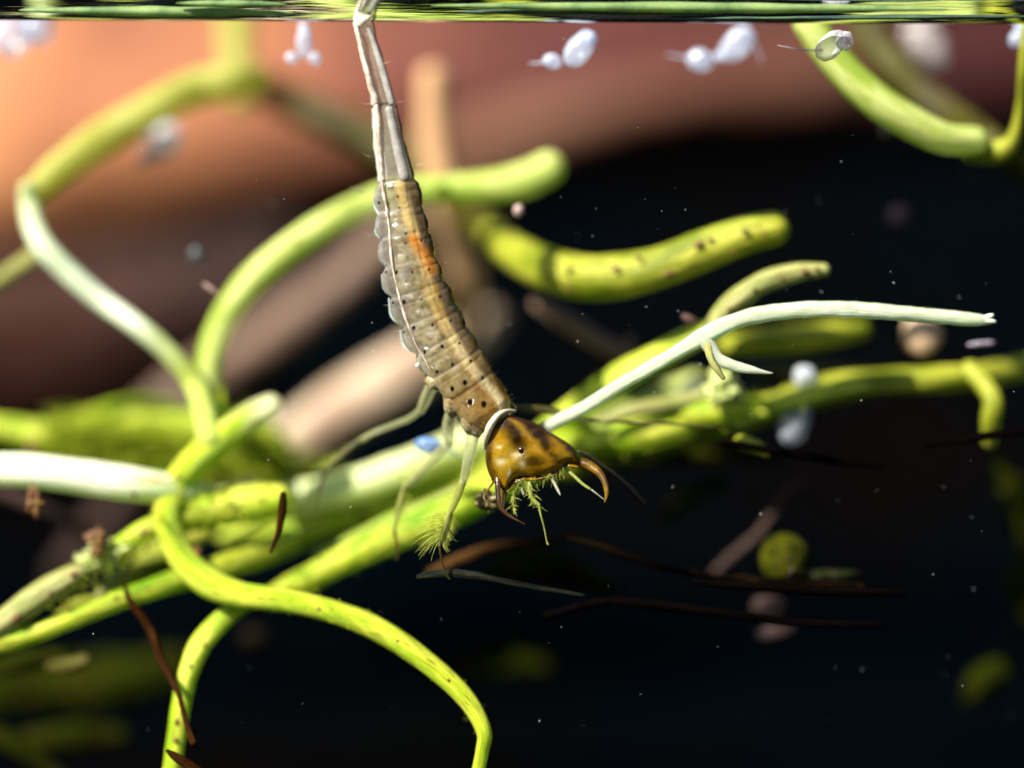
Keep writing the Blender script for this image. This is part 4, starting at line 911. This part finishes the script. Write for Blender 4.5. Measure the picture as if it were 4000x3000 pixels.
for k in range(50):
    s_ = R_.random(); x, y = 2012-8*s_, 1890+100*s_; a = math.radians(90+R_.gauss(0, 60)); L_ = 14+24*R_.random()
    it.append((x, y, -.04, x+math.cos(a)*L_, y+abs(math.sin(a))*L_, -.04+R_.gauss(0, .02), R_.gauss(0, .1), 1.4))
fringe('mouth_bristles', hm, hd, it)

# ---- legs
lg = plain_mat('leg_skin', (.40, .42, .11), (.24, .24, .05), scale=14, rough=.3, trans=.5, alpha=.60, rim=.35, coat=.5)
lgp = plain_mat('pale_leg_skin', (.50, .50, .28), (.34, .35, .14), scale=12, rough=.3, trans=.5, alpha=.34, rim=.5, coat=.5)
lgd = plain_mat('dark_leg_skin', (.10, .08, .015), (.05, .035, .008), scale=14, rough=.4, trans=.3, alpha=.75)
def leg(parts, label, hairs=None, hmat=None):
    root = None
    for nm, pts, mat in parts:
        pts = [(x, y, r*.86, d) for x, y, r, d in pts]
        o = tube('leg' if root is None else nm, pts, mat, larva if root is None else root, full=True, sides=16, lump=.07, lscale=9)
        if root is None: root = o; o['label'] = label
    if hairs: fringe('swimming_hairs', hmat or hm, root, hairs)
    return root
H = []
for k in range(52):        # long swimming hairs on the outer side of the front tibia and tarsus
    s_ = k/63; x, y = (1755-36*s_*1.0, 2003+118*s_) if s_ < .9 else (1722, 2120+(s_-.9)*200)
    L_ = (75+60*R_.random())*(1.1-.35*abs(s_-.6)); a = math.radians(180-2-56*s_**1.3+R_.gauss(0, 8))
    H.append((x, y, -.04, x+math.cos(a)*L_, y+math.sin(a)*L_, -.06+R_.gauss(0, .02), -.07, 1.7))
for k in range(26):
    s_ = k/25; x, y = 1790-25*s_, 1930+75*s_; L_ = 60+30*R_.random(); a = math.radians(182+R_.gauss(0, 4))
    H.append((x, y, -.04, x+math.cos(a)*L_, y+math.sin(a)*L_, -.04, -.06, 1.0))
for k in range(48):
    s_ = k/47; x, y = 1768-40*s_, 2005+110*s_; L_ = 34+26*R_.random(); a = math.radians(68+R_.gauss(0, 9))
    H.append((x, y, -.04, x+math.cos(a)*L_, y+math.sin(a)*L_, -.04, -.08, 1.2))
leg([('femur', [(1862, 1650, 30, .0), (1848, 1700, 28, -.02), (1838, 1750, 26, -.03), (1828, 1800, 25, -.04), (1815, 1860, 20, -.04), (1806, 1890, 17, -.04)], lgp),
     ('tibia', [(1806, 1886, 17, -.04), (1792, 1925, 18, -.04), (1772, 1972, 16, -.04), (1754, 2010, 12, -.04)], lg),
     ('tarsus', [(1755, 2006, 13, -.04), (1742, 2050, 13, -.04), (1726, 2100, 10, -.04), (1716, 2130, 7, -.04)], lg),
     ('claw', [(1716, 2126, 6, -.04), (1722, 2170, 4.5, -.04), (1733, 2215, 4, -.03), (1745, 2248, 4, -.02), (1758, 2262, 2, -.02)], lgd)],
    'front leg with feathery yellow swimming hairs', H)
H = []
for k in range(40):
    s_ = k/39; x, y = 1690-110*s_, 1790+110*s_; L_ = 70+40*R_.random(); a = math.radians(186+R_.gauss(0, 5)+18*s_)
    H.append((x, y, .2, x+math.cos(a)*L_, y+math.sin(a)*L_, .22, -.08, 1.1))
for k in range(40):
    s_ = k/39; x, y = 1585-30*s_, 1910+170*s_; L_ = 50+30*R_.random(); a = math.radians(50+R_.gauss(0, 8))
    H.append((x, y, .22, x+math.cos(a)*L_, y+math.sin(a)*L_, .22, -.08, 1.1))
leg([('coxa', [(1775, 1590, 30, .06), (1758, 1640, 30, .1), (1752, 1690, 28, .14), (1756, 1730, 20, .16)], lgp),
     ('femur', [(1748, 1738, 20, .17), (1715, 1768, 22, .18), (1665, 1820, 20, .2), (1615, 1870, 16, .21), (1578, 1905, 12, .22)], lgp),
     ('tibia', [(1580, 1900, 11, .22), (1566, 1955, 14, .22), (1552, 2010, 13, .22), (1540, 2072, 10, .22)], lg),
     ('tarsus', [(1540, 2066, 9, .22), (1546, 2110, 7, .22), (1552, 2150, 5, .22), (1550, 2185, 3, .22)], lgd)],
    'middle leg, half transparent, bent twice', H)
H = []
for k in range(34):
    s_ = k/33; x, y = 1480-200*s_, 1685+140*s_; L_ = 60+40*R_.random(); a = math.radians(150+R_.gauss(0, 6)+20*s_)
    H.append((x, y, .32, x+math.cos(a)*L_, y+math.sin(a)*L_*.7, .34, -.05, 1.0))
leg([('coxa', [(1698, 1470, 26, .08), (1680, 1520, 26, .12), (1660, 1565, 24, .16), (1644, 1602, 18, .2)], lgp),
     ('femur', [(1648, 1596, 13, .2), (1600, 1634, 13, .24), (1530, 1662, 12, .28), (1455, 1692, 11, .3), (1400, 1722, 9, .32)], lgp),
     ('tibia', [(1402, 1720, 9, .32), (1350, 1764, 12, .32), (1305, 1806, 11, .32), (1272, 1842, 9, .32)], lgd),
     ('tarsus', [(1274, 1838, 8, .32), (1252, 1895, 7, .32), (1238, 1950, 5, .32), (1222, 2005, 3, .32)], lgd)],
    'hind leg, thin and grey, reaching left', H)
leg([('femur', [(2010, 1590, 14, .12), (2070, 1596, 18, .15), (2150, 1606, 19, .18), (2225, 1626, 13, .2), (2250, 1640, 7, .2)], lgd),
     ('tibia', [(2245, 1636, 8, .2), (2340, 1644, 7, .2), (2460, 1650, 8, .2), (2580, 1654, 7, .2), (2700, 1660, 5, .22), (2860, 1672, 3, .25), (2960, 1686, 1.5, .27)], lgd)],
    'far front leg, dark and straight, stretched out to the right')
leg([('femur', [(1960, 1560, 9, .15), (1920, 1530, 10, .16), (1890, 1500, 8, .16)], lgd)], 'stub of a far leg behind the thorax')
# leg bases (pleural lobes)
pm = plain_mat('pleura', (.42, .34, .18), (.22, .15, .06), scale=16, rough=.25, trans=.3, coat=.9, bump=.5)
blob('leg_base', F(1706, 1470, -.01), (.046, .05, .062), pm, larva, rot=.3, lump=.2)
blob('leg_base', F(1776, 1556, -.02), (.046, .05, .075), pm, larva, rot=.1, lump=.2)
blob('leg_base', F(1852, 1622, -.02), (.058, .06, .085), pm, larva, rot=-.15, lump=.2)
# white lateral scallops
sc = plain_mat('clear_skin_fold', (.62, .70, .66), (.45, .52, .50), scale=22, rough=.2, trans=.3, alpha=.5, rim=.45, coat=1.0)
for (a, b, c_) in (((200, 110), (190, 180), (225, 250)), ((215, 320), (195, 370), (235, 420)), ((215, 520), (235, 585), (285, 610)), ((240, 690), (255, 780), (305, 830)), ((290, 860), (310, 985), (380, 1040)), ((370, 1090), (395, 1190), (460, 1235))):
    P_ = [Z2(*a), Z2(*b), Z2(*c_)]
    tube('skin_fold', [(P_[0][0]+12, P_[0][1], 3.5, 0), (P_[1][0]+11, P_[1][1], 6, 0), (P_[2][0]+6, P_[2][1]-2, 6, -.01), (P_[2][0]+24, P_[2][1]+10, 3, -.02)], sc, larva, full=True, sides=12, lump=.1)
# added pale beads shaping the white highlights of each abdominal ring, left of the back line
glint = plain_mat('pale_glint_bead', (.78, .78, .74), (.58, .56, .46), scale=22, rough=.15, trans=.3, alpha=.7, rim=.3, coat=1.0)
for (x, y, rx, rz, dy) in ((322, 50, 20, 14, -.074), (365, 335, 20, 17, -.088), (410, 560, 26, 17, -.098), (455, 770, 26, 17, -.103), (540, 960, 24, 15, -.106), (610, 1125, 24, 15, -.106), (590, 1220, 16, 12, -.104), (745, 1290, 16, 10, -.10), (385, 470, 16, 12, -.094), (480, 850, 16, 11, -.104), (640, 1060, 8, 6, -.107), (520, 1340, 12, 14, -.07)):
    fx, fy = Z2(x, y); blob('glint_bead', F(fx, fy, dy+.012), (rx/1000*.8, .012, rz/1000*.8), glint, larva, rot=.35, lump=.25, seg=18)
# dark beads of the far side (right outline of the thorax)
dkb = plain_mat('dark_far_edge', (.05, .024, .008), (.14, .07, .015), scale=20, rough=.25, coat=.6)
for (x, y, rx, rz, ro) in ((1862, 1385, .018, .05, -.75), (1905, 1440, .018, .05, -.8), (1945, 1490, .018, .055, -.8), (1988, 1558, .016, .06, -.75)):
    blob('side_plate', F(x-10, y+2, .02), (rx, .03, rz), dkb, larva, rot=ro, lump=.15, seg=18)
# bristles along the body
bh = []
for (x0, y0, x1, y1) in ((130, 95, 20, 50), (135, 98, 60, 60), (210, 390, 125, 385), (210, 400, 150, 415), (200, 400, 140, 392), (530, 240, 570, 200), (610, 420, 640, 390), (690, 620, 730, 600), (740, 760, 770, 745), (820, 960, 850, 930), (920, 1230, 955, 1190), (1010, 1390, 1050, 1340), (1080, 1480, 1110, 1440), (270, 700, 240, 690), (300, 900, 270, 905), (380, 1080, 345, 1090)):
    X0, Y0 = Z2(x0, y0); X1, Y1 = Z2(x1, y1); bh.append((X0+20*(1 if x0 < 500 and x0 > 180 else 0), Y0, 0, X1, Y1, -.01, .08, 1.6))
for (x0, y0, x1, y1) in ((1450, 404, 1400, 398), (1448, 612, 1418, 600), (1540, 405, 1580, 398), (1560, 600, 1600, 590), (1500, 250, 1540, 240), (1440, 735, 1370, 728), (1645, 735, 1680, 700), (1622, 650, 1665, 640)):
    bh.append((x0, y0, 0, x1, y1, 0, .08, 1.5))
for k in range(30):
    s_ = R_.random(); q = catmull([(1640, 720, 0, 0), (1700, 1000, 0, 0), (1790, 1240, 0, 0), (1930, 1470, 0, 0), (2000, 1590, 0, 0)], 20); i = int(s_*(len(q)-1)); x, y = q[i][:2]
    bh.append((x, y, .02, x+18+8*R_.random(), y-12-8*R_.random(), .02, .05, 1.1))
fringe('body_bristles', plain_mat('bristle', (.42, .38, .28), (.16, .12, .07), scale=30), larva, bh)
# ragged scrap under the left mandible
clump('plant_debris', (1052, 1083), 50, (14, 12, .03), .013, plain_mat('olive_scrap', (.06, .05, .008), (.12, .10, .02), scale=30), 'dark olive scrap caught at the left mandible', 'debris', seed=31, d=.03)

for o in scene.objects:
    if '_o' in o.keys(): del o['_o']
